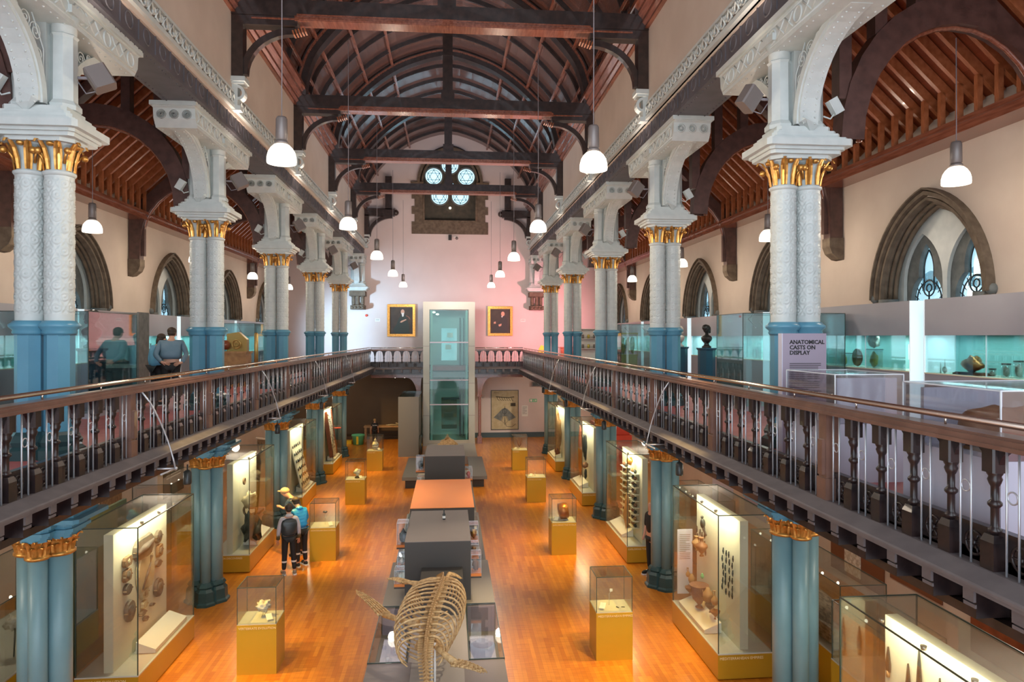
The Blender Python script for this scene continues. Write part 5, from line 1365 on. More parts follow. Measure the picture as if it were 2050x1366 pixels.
t = thing('porcelain_jar', 'blue and white jar in the farthest left pedestal', 'jar', (PL[3]+.32, PY[3]+.3, zp)); obj('body', MB().lathe([(.08, 0), (.12, .1), (.14, .22), (.10, .32), (.06, .35), (.06, .38)], (0,0,0), 20), 'whiteobj', t); obj('lid', MB().lathe([(.07, .38), (.05, .43), (.015, .46), (.02, .48)], (0,0,0), 14), 'whiteobj', t); obj('blue_motif', MB().ring((0, 0, .22), .137, .012, 'z', 20, 5).ring((0, 0, .1), .118, .012, 'z', 20, 5), 'blued', t)
t = thing('gem_stand', 'tiny square frame on a thin pin, nearest right pedestal', 'specimen', (PRX[0]+.3, PYR[0]+.32, zp)); obj('pin', MB().tube([(0, 0, 0), (0, 0, .2), (.03, 0, .24)], .004, 4), 'marble', t); obj('frame', MB().box(.01, .06, -.005, .005, .24, .29), 'marble', t)
for k in range(2): obj('small_rod', MB().box(-.03, .03, -.006, .006, 0, .012), 'bronze', None, 'tiny dark rod lying in the nearest right pedestal, %s of two' % ('left' if k == 0 else 'right'), 'specimen', loc=(PRX[0]+.42+.1*k, PYR[0]+.2, zp), rot=(0, 0, -1.0+.8*k))
t = thing('copper_drum', 'large rounded copper and dark brown vessel in the second right pedestal', 'vessel', (PRX[1]+.34, PYR[1]+.27, zp+.02)); obj('vessel', MB().lathe([(.10, -.13), (.2, -.11), (.22, 0), (.2, .11), (.12, .13)], (0,0,0), 28).xf(Matrix.Translation((0, 0, .215)) @ Matrix.Rotation(R(80), 4, 'Y')), 'copper', t); obj('rest', MB().box(-.12, .12, -.05, .05, -.02, 0), 'deck', t)
t = thing('white_pin', 'thin white shard on a pin in the third right pedestal', 'specimen', (PRX[2]+.3, PYR[2]+.3, zp)); obj('shard', MB().tube([(0, 0, 0), (.01, 0, .16)], .012, 5, scale=[1, .3]), 'marble', t)
t = thing('red_coral', 'branching red coral in the farthest right pedestal', 'coral', (PRX[3]+.32, PYR[3]+.3, zp)); mb = MB(); r_ = random.Random(3)
for k in range(9):
    a = r_.uniform(-.9, .9); mb.tube([(0, 0, .08), (.12*a, r_.uniform(-.05, .05), .2), (.25*a, r_.uniform(-.08, .08), .42+r_.uniform(-.1, .05))], .010, 5, scale=[1.3, 1, .4])
obj('branches', mb, 'maho', t); obj('stem', MB().tube([(0, 0, 0), (0, 0, .1)], .012, 5), 'marble', t)

# ---------------------------------------------------------------- central island
def block(name, label, x0, x1, y0, y1, z0, z1, mat, top=None, cat='display block', **k):
    t = thing(name, label, cat, ((x0+x1)/2, y0, z0), **k); w = (x1-x0)/2
    obj('body', MB().box(-w, w, 0, y1-y0, 0, z1-z0-.01), mat, t); obj('top', MB().box(-w, w, 0, y1-y0, z1-z0-.01, z1-z0), top or mat, t); return t
ZP = .9
# island base: left and right counters with glass wells, and a raised centre strip
t = thing('island_base', 'long low grey island counter down the middle of the nave', 'counter', (0, 6.0, 0))
mb = MB().box(-1.18, .79, 0, 4.1, 0, ZP-.08)
obj('front_block', MB().box(-1.18, .79, -.5, 4.1, .0, ZP+.0), 'mgrey', t)
obj('centre_strip', MB().box(-.55, .20, -.5, 4.1, ZP, ZP+.006), 'lgrey', t)
obj('well_floor', MB().box(-1.18, .79, 4.1, 6.2, 0, .45), 'lgrey', t)
obj('well_centre', MB().box(-.61, .27, 4.1, 6.2, .45, ZP), 'lgrey', t)
obj('counter', MB().box(-1.18, .79, 6.2, 8.6, 0, ZP), 'lgrey', t)
obj('counter', MB().box(-1.14, .76, 8.6, 12.8, 0, ZP-.06), 'slate', t)
obj('counter', MB().box(-1.10, .72, 12.8, 19.0, 0, ZP-.1), 'lgrey', t)
for k, (a, b_) in enumerate(((8.9, 10.0), (10.6, 12.6), (13.2, 14.6), (15.2, 16.6))):
    for s, x0, x1 in ((-1, -1.08, -.83), (1, .45, .70)):
        obj('inset_case', MB().box(x0, x1, a, b_, ZP-.1, ZP+.02), 'tealglass' if s < 0 else 'glass', t)
        obj('inset_card', MB().box(x0+.04, x1-.04, a+.15, a+.4, ZP-.098, ZP-.05).box(x0+.04, x1-.04, a+.55, a+.8, ZP-.098, ZP-.05), 'paper', t)
for s, x0, x1, l in ((-1, -1.18, -.62, 'left'), (1, .28, .79, 'right')):
    c = thing('glass_well', 'glazed sunken case on the %s side of the skeleton' % l, 'display case', (x0, 10.1, .45), 0, 'glass wells beside the skeleton')
    glassbox(c, 0, x1-x0, 0, 2.1, 0, .46, 'glass', 'edge', .012)
    obj('pink_end', MB().box(.02, x1-x0-.02, 2.02, 2.06, 0, .44), 'mauve', c)
t = thing('lit_bowl', 'glowing white glass bowl in the left sunken case', 'bowl', (-.92, 10.45, .45), 0); obj('bowl', MB().lathe([(.05, 0), (.09, .02), (.13, .15), (.14, .2), (.12, .19), (.09, .06)], (0,0,0), 20), 'bowl', t)
obj('dark_block', MB().box(-.22, .16, -.15, .25, 0, .02), 'bronze', None, 'dark square mat under the glowing bowl', 'mat', loc=(-.85, 10.35, .455))
t['label'] = 'glowing white glass bowl in the left sunken case'; t.location.z = .476
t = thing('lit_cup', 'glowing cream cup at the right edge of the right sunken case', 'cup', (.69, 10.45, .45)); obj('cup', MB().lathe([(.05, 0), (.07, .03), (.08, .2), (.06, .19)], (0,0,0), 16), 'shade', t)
t = thing('blue_vase', 'large dark purple shield-shaped vase in the right sunken case', 'vase', (.50, 10.75, .46)); obj('body', MB().lathe([(.03, 0), (.08, .04), (.19, .28), (.2, .36), (.16, .38)], (0,0,0), 20, sy=.9), 'blued', t); obj('neck', MB().lathe([(.16, .38), (.1, .4), (.1, .42)], (0,0,0), 16), 'bronze', t)
t = thing('open_book', 'grey open book in the right sunken case behind the vase', 'book', (.46, 11.4, .46)); obj('pages', MB().box(-.11, .11, -.2, .2, 0, .05), 'fossil', t, rot=(.3, 0, .1)); obj('cover', MB().box(-.13, .13, -.22, .22, -.02, 0), 'fossild', t, rot=(.3, 0, .1))
t = thing('small_bottle', 'small brown bottle in the left sunken case', 'bottle', (-.93, 11.4, .455)); obj('body', MB().lathe([(.03, 0), (.035, .1), (.012, .15), (.012, .2)], (0,0,0), 12), 'maho', t); obj('stopper', MB().ball((0, 0, .21), .014, 6, 5), 'bronze', t)
for k in range(5): obj('small_specimen', lump((0, 0, .03), .035, 8, 6, .6, k), ('bronze', 'whiteobj', 'fossild')[k % 3], None, 'small dark or white specimen on the left sunken case floor', 'specimen', 'small specimens in the left sunken case', loc=(-1.08+.1*(k % 3), 10.9+.22*k, .455))
t = thing('angled_sheet', 'pale green angled sheet in the left sunken case', 'card', (-.72, 11.2, .47)); obj('sheet', MB().box(-.01, .01, -.25, .25, 0, .35), 'paleblue', t, rot=(0, .4, -.3)); obj('foot', MB().box(-.05, .05, -.1, .1, -.01, 0), 'paleblue', t)
A = block('display_block', 'big dark grey block with a taupe top and one small bottle, behind the skeleton', -.80, .37, 12.4, 14.6, ZP, 1.96, 'dgrey', 'mgrey')
t = thing('small_bottle', 'tiny dark bottle standing alone on the taupe block', 'bottle', (-.12, 13.9, 1.96)); obj('body', MB().lathe([(.03, 0), (.032, .09), (.012, .13), (.012, .2)], (0,0,0), 12), 'bronze', t); obj('white_label', MB().lathe([(.0335, .02), (.0335, .07)], (0,0,0), 12, cap=False), 'paper', t)
block('display_block', 'small black block between the skeleton and the taupe block', -.5, .22, 11.75, 12.38, ZP, 1.5, 'dgrey')
block('orange_table', 'wide orange-topped display block in the middle of the nave', -.95, .58, 16.7, 20.0, .845, 1.5, 'dgrey', 'orange')
block('display_block', 'dark grey block behind the orange one, before the lift', -.78, .46, 21.6, 23.8, .8, 1.9, 'dgrey', 'mgrey')
def shelf_box(label, x, y, z, s, w, h, mat):
    t = thing('wall_shelf_case', label, 'display case', (x, y, z), 0, 'small acrylic cases on orange shelves')
    q = sorted((0, s*w)); obj('orange_base', MB().box(q[0], q[1], -.15, .15, 0, .05), 'orange', t); glassbox(t, q[0]+.005, q[1]-.005, -.145, .145, .05, .05+h, 'acrylic', 'edgew', .004)
    obj('dark_underside', MB().box(q[0], q[1], -.15, .15, -.03, 0), 'dgrey', t)
    obj('exhibit', lump((s*w*.5, 0, .05+h*.33), h*.22, 12, 10, .5, int(y*7), (.8, .8, 1.3)), mat, t); return t
SB = [('nearest right acrylic shelf case, with a long-necked brown flask', .37, 12.6, 1.3, 1, .19, .34, 'pot'), ('middle right acrylic shelf case, with a brown jar', .37, 13.2, 1.42, 1, .17, .22, 'potb'), ('far right acrylic shelf case on the taupe block, with a gold figure', .37, 13.8, 1.55, 1, .19, .3, 'gold'),
      ('large left acrylic shelf case on the taupe block, with a tall dark statue', -.80, 13.6, 1.55, -1, .22, .42, 'bronze'), ('small middle left acrylic shelf case on the taupe block', -.80, 12.9, 1.35, -1, .16, .2, 'whiteobj'), ('nearest left acrylic shelf case, beside the skeleton flipper', -.80, 12.6, 1.15, -1, .19, .24, 'whiteobj'),
      ('left acrylic shelf case on the far dark block, with a black shoe shape', -.78, 22.3, 1.3, -1, .3, .45, 'bronze'), ('right acrylic shelf case on the far dark block', .46, 21.9, 1.1, 1, .24, .34, 'toyred'), ('lower left acrylic shelf case on the far dark block', -.78, 21.8, .95, -1, .24, .25, 'paper')]
for a in SB: shelf_box(*a)
for s, x0, x1, l in ((-1, -1.75, -1.12, 'left'), (1, .74, 1.36, 'right')):
    t = thing('long_bench', 'long dark grey bench on the %s of the far end of the island' % l, 'bench', ((x0+x1)/2, 25.6, 0), 0, 'benches beside the island'); w = (x1-x0)/2
    obj('seat', MB().box(-w, w, 0, 4.2, .33, .45), 'slate', t)
    for y in (.3, 3.7): obj('support', MB().box(-w+.1, w-.1, y, y+.2, 0, .33), 'dgrey', t)
block('display_block', 'low grey block at the foot of the lift', -1.1, 1.2, 30.5, 34.2, 0, .35, 'lgrey')
t = thing('ammonite_head', 'big spiky pale brown fossil crab shape in front of the lift', 'fossil', (-.1, 29.6, 0)); obj('stand', MB().box(-.3, .3, -.2, .3, 0, .55), 'slate', t)
mb = lump((0, 0, .95), .42, 20, 14, .35, 11, (1, .7, .8), 4)
for k in range(7): mb.tube([(-.1+.03*k, -.1, 1.2), (-.1+.03*k, -.12, 1.35+.05*(3-abs(k-3)))], .02, 5, scale=[1, .2])
obj('fossil', mb, 'bone', t)
t = thing('tall_cabinet', 'tall dark green-grey cabinet left of the lift', 'cabinet', (-2.4, 32.6, 0)); obj('front', MB().box(0, .95, 0, .05, 0, 2.79), 'slate', t); obj('body', MB().box(.02, .93, .05, 3.5, 0, 2.7), 'slate', t); obj('top_glass', MB().box(.02, .93, .05, 3.5, 2.72, 2.79), 'tealglass', t)
t = thing('round_shield', 'dark round shield leaning right of the tall cabinet', 'shield', (-1.38, 32.9, .5)); obj('rim', MB().ring((0, 0, 0), .42, .06, 'x', 24, 8), 'bronze', t); obj('hub', MB().ball((0, 0, 0), .1, 8, 6), 'brass', t)
# play corner
t = thing('play_table', 'pale wooden play table with toy bones against the dark wall', 'table', (-3.6, 37.55, 0)); obj('table_top', MB().box(-.95, 1.4, -.3, .35, .78, .84), 'potb', t)
for x in (-.88, -.6): 
    for y in (-.22, .25): obj('leg', MB().box(x-.03, x+.03, y-.03, y+.03, 0, .78), 'potb', t)
t = thing('toy_bones', 'long cream toy bones lying on the play table', 'toy', (-2.8, 37.6, .84)); obj('bone', MB().tube([(-.6, -.1, .03), (-.3, -.05, .05), (.0, -.1, .03)], .03, 6), 'fossilc', t); obj('bone', MB().tube([(-.1, 0, .12), (.2, .02, .06), (.5, 0, .1)], .035, 6), 'fossilc', t)
t = thing('toy_chest', 'green and yellow toy bucket chair on the play corner floor', 'toy', (-4.75, 36.6, 0)); obj('tub', MB().lathe([(.26, 0), (.3, .4), (.34, .45)], (0,0,0), 16), 'green', t); obj('lid', MB().lathe([(.35, .45), (.33, .52), (.1, .55)], (0,0,0), 16), 'green', t); obj('strap', MB().box(-.05, .05, -.36, -.28, .05, .45), 'yellow', t)
obj('toy_blocks', MB().box(-.25, .25, -.15, .15, 0, .16, .03), 'yellow', None, 'yellow flat toy left of the green tub', 'toy', loc=(-5.35, 36.9, 0))
t = thing('red_toy', 'red lumpy ride-on toy near the farthest left column', 'toy', (-5.5, 35.0, .0)); obj('body', lump((0, 0, .3), .26, 14, 10, .5, 6, (1.3, 1, 1)), 'toyred', t); obj('wheel', MB().ring((0, -.15, .1), .08, .04, 'y', 12, 6), 'bronze', t)
# aisle exhibits behind the columns
def aisle_case(label, x0, x1, y0, y1, zp_, zg, mat='mustard'):
    t = thing('aisle_display_case', label, 'display case', (x0, y0, 0), 0, 'display cases in the aisles')
    obj('plinth', MB().box(0, x1-x0, 0, y1-y0, 0, zp_-.02), mat, t); obj('deck', MB().box(0, x1-x0, 0, y1-y0, zp_-.02, zp_), 'deck', t)
    glassbox(t, .01, x1-x0-.01, .01, y1-y0-.01, zp_, zg, 'glass', 'edge', .01)
    mb = MB(); n = max(2, int((y1-y0)/.45))
    for k in range(n): mb.ball((.1 if x0 > 0 else x1-x0-.1, (k+.5)*(y1-y0)/n, zg-.03), .025, 6, 4)
    obj('light_dots', mb, 'shade', t); return t
aisle_case('long glass case holding the painted coffin, lower right aisle', 5.98, 6.75, 10.2, 13.4, .62, 1.75)
t = thing('painted_coffin', 'cream and brown painted coffin lying in the right aisle case', 'coffin', (6.35, 11.9, .66)); obj('coffin_lid', lump((0, 0, .28), .3, 20, 16, .08, 3, (.95, 4.4, .8)), 'mummy', t); obj('coffin_base', MB().prism([(-.25, -1.2), (.25, -1.2), (.3, 0), (.3, .8), (.15, 1.2), (-.15, 1.2), (-.3, .8), (-.3, 0)], 0, .24, 'z'), 'mummy', t)
aisle_case('glass case of dark stones in the right aisle behind the pot case', 6.0, 6.9, 16.3, 18.8, .6, 1.6, 'irond')
aisle_case('yellow-based glass case in the right aisle, lower corner', 5.55, 6.3, 8.3, 9.7, .9, 1.75)
aisle_case('glass case of crinoid fossils in the left aisle, left picture edge', -8.0, -6.5, 8.6, 13.6, .55, 1.7)
aisle_case('yellow-based glass case in the left aisle behind the fossil slabs', -7.3, -6.3, 14.0, 16.4, .75, 1.65)
aisle_case('square glass case with a grey stone in the left aisle, further along', -8.3, -7.3, 19.0, 21.5, .7, 1.7)
for k, (x, y) in enumerate(((-6.9, 9.6), (-7.0, 10.6), (-6.85, 11.6))):
    t = thing('crinoid_fossil', 'pale flower-like fossil on a stem, %s in the left edge case' % ('first', 'second', 'third')[k], 'fossil', (x, y, .55), 0, 'crinoid fossils'); obj('flower', lump((0, 0, .55), .12, 12, 8, .8, k, (1, .8, .9), 5), 'whiteobj', t); obj('stem', MB().tube([(0, 0, 0), (.02, 0, .45)], .012, 5), 'bronze', t)
obj('grey_stone', lump((0, 0, .2), .26, 14, 10, .2, 4, (1.3, 1, .6)), 'stoned', None, 'smooth grey stone on top of the left aisle case', 'stone', loc=(-6.8, 15.6, 1.65))
# wall panels in the aisles
def wallpanel(s, y0, y1, z0, z1, mat, label, lines=0, tm='paper'):
    x = 8.95 if s > 0 else -9.3
    t = thing('wall_panel', label, 'wall panel', (x, y0, z0), 0, 'aisle wall panels')
    q = sorted((-s*.03, -s*.004)); obj('board', MB().box(q[0], q[1], 0, y1-y0, 0, z1-z0), mat, t)
    if lines: obj('print', textlines((y1-y0)*.75, (z1-z0)*.55, lines, tm, seed=int(y0)).xf(Matrix.Translation((-s*.032, (y1-y0)*(.88 if s > 0 else .12), (z1-z0)*.8)) @ Matrix.Rotation(-s*pi/2, 4, 'Z')), tm, t)
wallpanel(1, 13.6, 15.6, 0.2, 2.6, 'brownp', 'dark brown wall panel with a woven strip, right aisle', 0)
obj('woven_strip', MB().box(-.05, -.031, 0, .6, 0, 2.0), 'whiteobj', None, 'patterned pale woven strip on the brown right aisle panel', 'textile', loc=(8.95, 14.4, .3))
wallpanel(1, 11.9, 13.4, .7, 1.5, 'brownp', 'small brown text panel on the right aisle wall', 9)
wallpanel(1, 9.9, 11.2, .2, 1.9, 'maho', 'reddish picture panel at the right aisle wall', 0)
wallpanel(1, 19.0, 20.4, .3, 2.4, 'mauve', 'mauve text panel behind the right aisle cases', 8)
wallpanel(-1, 16.9, 18.4, .2, 2.4, 'brownp', 'brown text panel on the left aisle wall', 14)
wallpanel(-1, 19.4, 20.6, .5, 2.2, 'fossilb', 'sepia picture panel on the left aisle wall', 0)
wallpanel(-1, 23.5, 25.2, .3, 2.4, 'stonef', 'dark grey text panel on the left aisle wall, farther along', 12)
for s in (-1, 1):
    for k, (y0, y1) in enumerate(((21.3, 23.0), (27.0, 30.5))): wallpanel(s, y0, y1, 0, 3.2, 'paleblue', 'pale blue-grey partition panel on the %s aisle wall, %s' % (SIDE[s], ('nearer', 'farther')[k]))
t = thing('tree_trunk', 'curved brown bone shape standing in the left aisle', 'fossil', (-6.2, 22.8, 0)); obj('stem', MB().tube([(-.1, 0, 0), (0, 0, .8), (.05, 0, 1.6), (.28, 0, 2.3)], .16, 10, scale=[1.2, .9, .9, 1.7]), 'fossilb', t); obj('foot', MB().box(-.35, .2, -.3, .3, 0, .06), 'slate', t)
t = thing('red_display', 'red stepped display with white pieces in the far right aisle', 'display', (6.6, 27.5, 0))
for k in range(4): obj('step', MB().box(-.6, .9, k*.35, 2.0, 0 if k == 0 else .5*k, .5*(k+1)), 'toyred', t)
for k in range(5): obj('white_piece', lump((0, 0, .12), .1, seed=k, sq=(1, 1, 1.4)), 'marble', None, 'white piece on the red stepped display', 'ornament', 'white pieces on the red display', loc=(6.2+.28*k, 27.6+.35*(k % 4), .5+.5*(k % 4)))
for x, l in ((-2.9, 'left'), (-2.4, 'right')):
    t = thing('ceiling_spotlight', 'small lit spotlight under the far gallery, %s of two' % l, 'spotlight', (x, 37.2, 3.45), 0, 'spotlights under the far gallery'); obj('head', MB().lathe([(.05, 0), (.05, .12), (.02, .16)], (0,0,0), 12), 'lampg', t); obj('bulb', MB().ball((0, 0, -.01), .045, 8, 6), 'shade', t); obj('stem', MB().tube([(0, 0, .15), (0, 0, .31)], .01, 5), 'lampg', t)
# floor sockets
for x, y, l in ((-1.6, 10.1, 'left of the skeleton'), (1.2, 10.3, 'right of the skeleton')): obj('floor_socket', MB().lathe([(.12, 0), (.12, .002)], (0,0,0), 24).ring((0, 0, .002), .12, .004, 'z', 24, 4), 'mwood', None, 'round brass-edged floor socket ' + l, 'floor socket', 'floor sockets', loc=(x, y, .001))
# ================================================================ PEOPLE
def skin(name, pts, edges, rad, mat, parent=None, sub=2, root=0):
    me = bpy.data.meshes.new(name); me.from_pydata([tuple(p) for p in pts], edges, [])
    o = bpy.data.objects.new(name, me); COL.objects.link(o)
    o.modifiers.new('s', 'SKIN')
    for i, sv in enumerate(me.skin_vertices[0].data):
        r = rad[i]; sv.radius = r if isinstance(r, tuple) else (r, r); sv.use_root = (i == root)
    sd = o.modifiers.new('u', 'SUBSURF'); sd.levels = sub; sd.render_levels = sub
    bpy.context.view_layer.update()
    nm = bpy.data.meshes.new_from_object(o.evaluated_get(bpy.context.evaluated_depsgraph_get()))
    bpy.data.objects.remove(o); bpy.data.meshes.remove(me)
    nm.materials.clear(); nm.materials.append(M[mat])
    nm.polygons.foreach_set('use_smooth', [True]*len(nm.polygons))
    o = bpy.data.objects.new(name, nm); return link(o, parent)
def chain(P, E, Rr, start, pts, rads):
    prev = start
    for p, r in zip(pts, rads):
        P.append(p); Rr.append(r); E.append((prev, len(P)-1)); prev = len(P)-1
    return prev
def person(label, loc, rz, H, arms, legs, lean=0., headp=0., wear=None, hair='hair', cap=None, group=None, build=1., female=False):
    t = thing('person', label, 'person', loc, rz, group)
    k = H/1.75
    def V(x, y, z): return (x*k, y*k, z*k)
    def T(x, y, z):   # torso points lean forward from the hips
        dz = z-.95; return V(x, y+lean*dz, .95+dz*cos(lean*.9))
    b_ = build
    hx, hy, hz = 0, headp*.06, -headp*.02
    P = [T(0, 0, .95)]; Rr = [(.145*k*b_, .11*k*b_)]; E = []
    c1 = chain(P, E, Rr, 0, [T(0, 0, 1.15), T(0, 0, 1.33), T(0, -.005, 1.44)], [(.13*k*b_, .10*k*b_), (.15*k*b_, .11*k*b_), (.09*k, .07*k)])
    nk = chain(P, E, Rr, c1, [T(0, .0, 1.50), T(0, .03+hy*.5, 1.565+hz), T(0, .025+hy, 1.645+hz), T(0, .015+hy, 1.71+hz)], [.052*k, (.062*k, .075*k), (.078*k, .098*k), (.055*k, .07*k)])
    hd = nk-1
    P.append(T(0, .125+hy*1.3, 1.62+hz*1.5)); Rr.append(.014*k); E.append((hd, len(P)-1))
    for s in (-1, 1): P.append(T(s*.085, .01+hy, 1.63+hz)); Rr.append(.018*k); E.append((hd, len(P)-1))
    AR = []
    for s, a in zip((-1, 1), arms):
        sh = T(s*.175*b_, -.01, 1.40); el, wr, hn = [V(*q) for q in a]
        AR.append((sh, el, wr, hn))
        w = chain(P, E, Rr, c1-1, [sh, el, wr], [.048*k, .037*k, .026*k])
        wv, hv = Vector(wr), Vector(hn); d = (hv-wv).normalized(); side = d.cross(Vector((0, 1, 0)) if abs(d.y) < .8 else Vector((0, 0, 1))).normalized()
        pm = chain(P, E, Rr, w, [tuple(wv+d*.05*k)], [(.034*k, .016*k)])
        for j, (o_, L) in enumerate(((-.027, .075), (-.009, .088), (.009, .082), (.026, .065))):
            chain(P, E, Rr, pm, [tuple(wv+d*.09*k+side*o_*k), tuple(wv+d*(.09+L*.55)*k+side*o_*1.1*k+Vector((0, .01, -.004))*k), tuple(wv+d*(.09+L)*k+side*o_*1.1*k+Vector((0, .025, -.01))*k)], [.0095*k, .0085*k, .007*k])
        chain(P, E, Rr, pm, [tuple(wv+d*.05*k+side*-.045*k+Vector((0, .015, 0))*k), tuple(wv+d*.085*k+side*-.055*k+Vector((0, .03, 0))*k)], [.011*k, .009*k])
    LG = []
    for s, l in zip((-1, 1), legs):
        hp = V(s*.09, 0, .90); kn, an = [V(*q) for q in l[:2]]; toe = V(l[1][0]+(s*.02), l[1][1]+.17, .035)
        LG.append((hp, kn, an, toe))
        chain(P, E, Rr, 0, [hp, kn, an, V(l[1][0], l[1][1], .05), toe], [.085*k*b_, .055*k, .037*k, .04*k, .03*k])
    skin('body', P, E, Rr, 'skin', t)
    # face: eyes, brows, mouth
    fc = MB()
    for s in (-1, 1): fc.ball(T(s*.032, .112+hy*1.25, 1.648+hz*1.4), .011*k, 8, 6)
    obj('eyes', fc, 'ink', t); obj('mouth', MB().ball(T(0, .107+hy*1.25, 1.575+hz*1.3), .022*k, 8, 6, rz=.006*k, ry=.01*k), 'maho', t)
    # trousers
    w = wear
    P2 = [V(0, 0, .98)]; R2 = [(.155*k*b_, .12*k*b_)]; E2 = []
    for (hp, kn, an, toe) in LG:
        chain(P2, E2, R2, 0, [hp, kn, (an[0], an[1], an[2]+.03*k)], [.098*k*b_, .072*k, .055*k])
    skin('trousers', P2, E2, R2, w['legs'], t)
    for (hp, kn, an, toe) in LG:
        mb = MB(); a = Vector(an); tv = Vector(toe)
        mb.ball((a.x, a.y+.0*k, .055*k), .05*k, 10, 8, rz=.055*k, ry=.075*k); mb.ball((tv.x, tv.y-.04*k, .045*k), .048*k, 10, 8, rz=.045*k, ry=.085*k)
        s_ = obj('shoe', mb, w.get('shoe', 'shoe'), t)
        obj('sole', MB().box(a.x-.045*k, a.x+.048*k, a.y-.085*k, tv.y+.045*k, .0, .025*k, .02), 'shoew', s_)
        if w.get('band'):
            kv = Vector(kn); q = kv.lerp(a, .35); mb = MB().lathe([(.068*k, -.02), (.068*k, .02)], tuple(q), 14, cap=False); obj('reflective_band', mb, 'marble', t)
    # top with sleeves
    def top(name, mat, arms_to, extra, z0=.93, mat2=None):
        P3 = [T(0, 0, z0)]; R3 = [((.16+extra)*k*b_, (.125+extra)*k*b_)]; E3 = []
        c = chain(P3, E3, R3, 0, [T(0, 0, 1.15), T(0, 0, 1.33), T(0, -.005, 1.44)], [((.145+extra)*k*b_, (.115+extra)*k*b_), ((.165+extra)*k*b_, (.12+extra)*k*b_), (.10*k, .085*k)])
        if arms_to == 0:
            for (sh, el, wr, hn) in AR: chain(P3, E3, R3, c-1, [tuple(Vector(sh)*.93+Vector(P3[c])*.07)], [.098*k])
        if arms_to:
            for (sh, el, wr, hn) in AR:
                pts = [sh, el, wr][:arms_to+1]
                if arms_to == 1: pts = [sh, tuple(Vector(sh).lerp(Vector(el), .75))]
                chain(P3, E3, R3, c-1, pts, [.068*k, .056*k, .044*k])
        return skin(name, P3, E3, R3, mat, t)
    if w.get('under'): top('undershirt', w['under'], 2, -.035, 1.0)
    if w.get('gilet'):
        g = top('gilet', w['gilet'], 0, .062, .93)
        q = MB()
        for z in (1.02, 1.1, 1.18, 1.26, 1.34): q.lathe([(.195*k, -.004), (.203*k, 0), (.195*k, .004)], T(0, 0, z), 20, cap=False, sx=1.0, sy=.76)
        obj('quilt_seam', q, w['gilet'], g)
    if w.get('top'):
        g = top(w.get('topname', 'jacket'), w['top'], w.get('sleeve', 2), w.get('bulk', .012), w.get('hem', .92))
        if w.get('quilt'):
            q = MB()
            for z in (.98, 1.06, 1.14, 1.22, 1.30, 1.38): q.lathe([(.188*k, -.006), (.2*k, 0), (.188*k, .006)], T(0, 0, z), 20, cap=False, sx=1.0, sy=.76)
            obj('quilt_seam', q, w['top'], g)
    if w.get('hood'): obj('hood', MB().ball(T(0, -.06, 1.47), .095*k, 14, 8, rz=.05*k, ry=.07*k), w['hood'], t)
    if w.get('hem_shirt'): obj('shirt_hem', MB().lathe([(.168*k, .86*k), (.172*k, .95*k)], (0, 0, 0), 20, cap=False, sx=1, sy=.8), w['hem_shirt'], t)
    if w.get('forearm'):
        for (sh, el, wr, hn) in AR: obj('cuff_sleeve', MB().tube([el, wr], .047*k, 10), w['forearm'], t)
    hm = MB(); c = T(0, -.005+hy, 1.675+hz)
    if cap:
        hm.ball(c, .104*k, 16, 10, rz=.085*k, ry=.118*k); cp = obj('cap_crown', hm, cap, t)
        obj('cap_peak', MB().prism([(c[0]+.075*k*cos(a), c[1]+.08*k+.12*k*sin(a)) for a in [pi*j/8 for j in range(9)]], c[2]-.02*k, c[2]-.008*k), cap, t)
    else:
        hm.ball(c, .097*k, 16, 10, rz=.088*k, ry=.108*k); hm.ball((c[0], c[1]-.03*k, c[2]-.05*k), .085*k, 14, 8, rz=.075*k)
        if female: hm.ball((c[0], c[1]-.07*k, c[2]-.12*k), .07*k, 12, 8, rz=.12*k)
        obj('hair', hm, hair, t)
    return t
DN = [(-.24, .0, 1.12), (-.25, .06, .88), (-.25, .10, .76)]; DP = [(.24, .0, 1.12), (.25, .06, .88), (.25, .10, .76)]
ST = [[(-.10, .01, .48), (-.11, -.02, .08)], [(.10, .01, .48), (.11, -.02, .08)]]
# the boy in the dark gilet, seen from behind, nearest
person('boy from behind in a dark padded gilet, pale hoodie and black trackpants', (-3.78, 16.75, 0), .35, 1.66, [DN, DP], [[(-.10, .03, .46), (-.12, .0, .08)], [(.11, .01, .46), (.13, -.04, .08)]],
  0., .5, dict(legs='blackc', shoe='shoe', band=True, under='hoodie', gilet='gilet', hood='hoodie', forearm='khaki'), group='three visitors at the left cases')
person('boy in a bright blue puffer jacket bending to look into the left case', (-3.62, 17.35, 0), .75, 1.68, [[(-.22, .2, 1.2), (-.18, .36, 1.05), (-.15, .45, .98)], [(.24, .12, 1.16), (.2, .3, 1.0), (.18, .38, .93)]], ST,
  .28, 1.2, dict(legs='blackc', shoe='blackc', band=True, top='puffer', quilt=True, bulk=.035, hood='puffer'), group='three visitors at the left cases')
person('man in a tan cap and navy T-shirt leaning over the label of the left case', (-3.85, 18.15, 0), 1.25, 1.80, [[(-.22, .25, 1.2), (-.1, .42, 1.2), (-.05, .5, 1.22)], [(.25, .1, 1.15), (.2, .2, .92), (.18, .25, .82)]], ST,
  .42, 1.6, dict(legs='stonef', shoe='blackc', top='navy', sleeve=1, topname='shirt'), cap='cap', group='three visitors at the left cases')
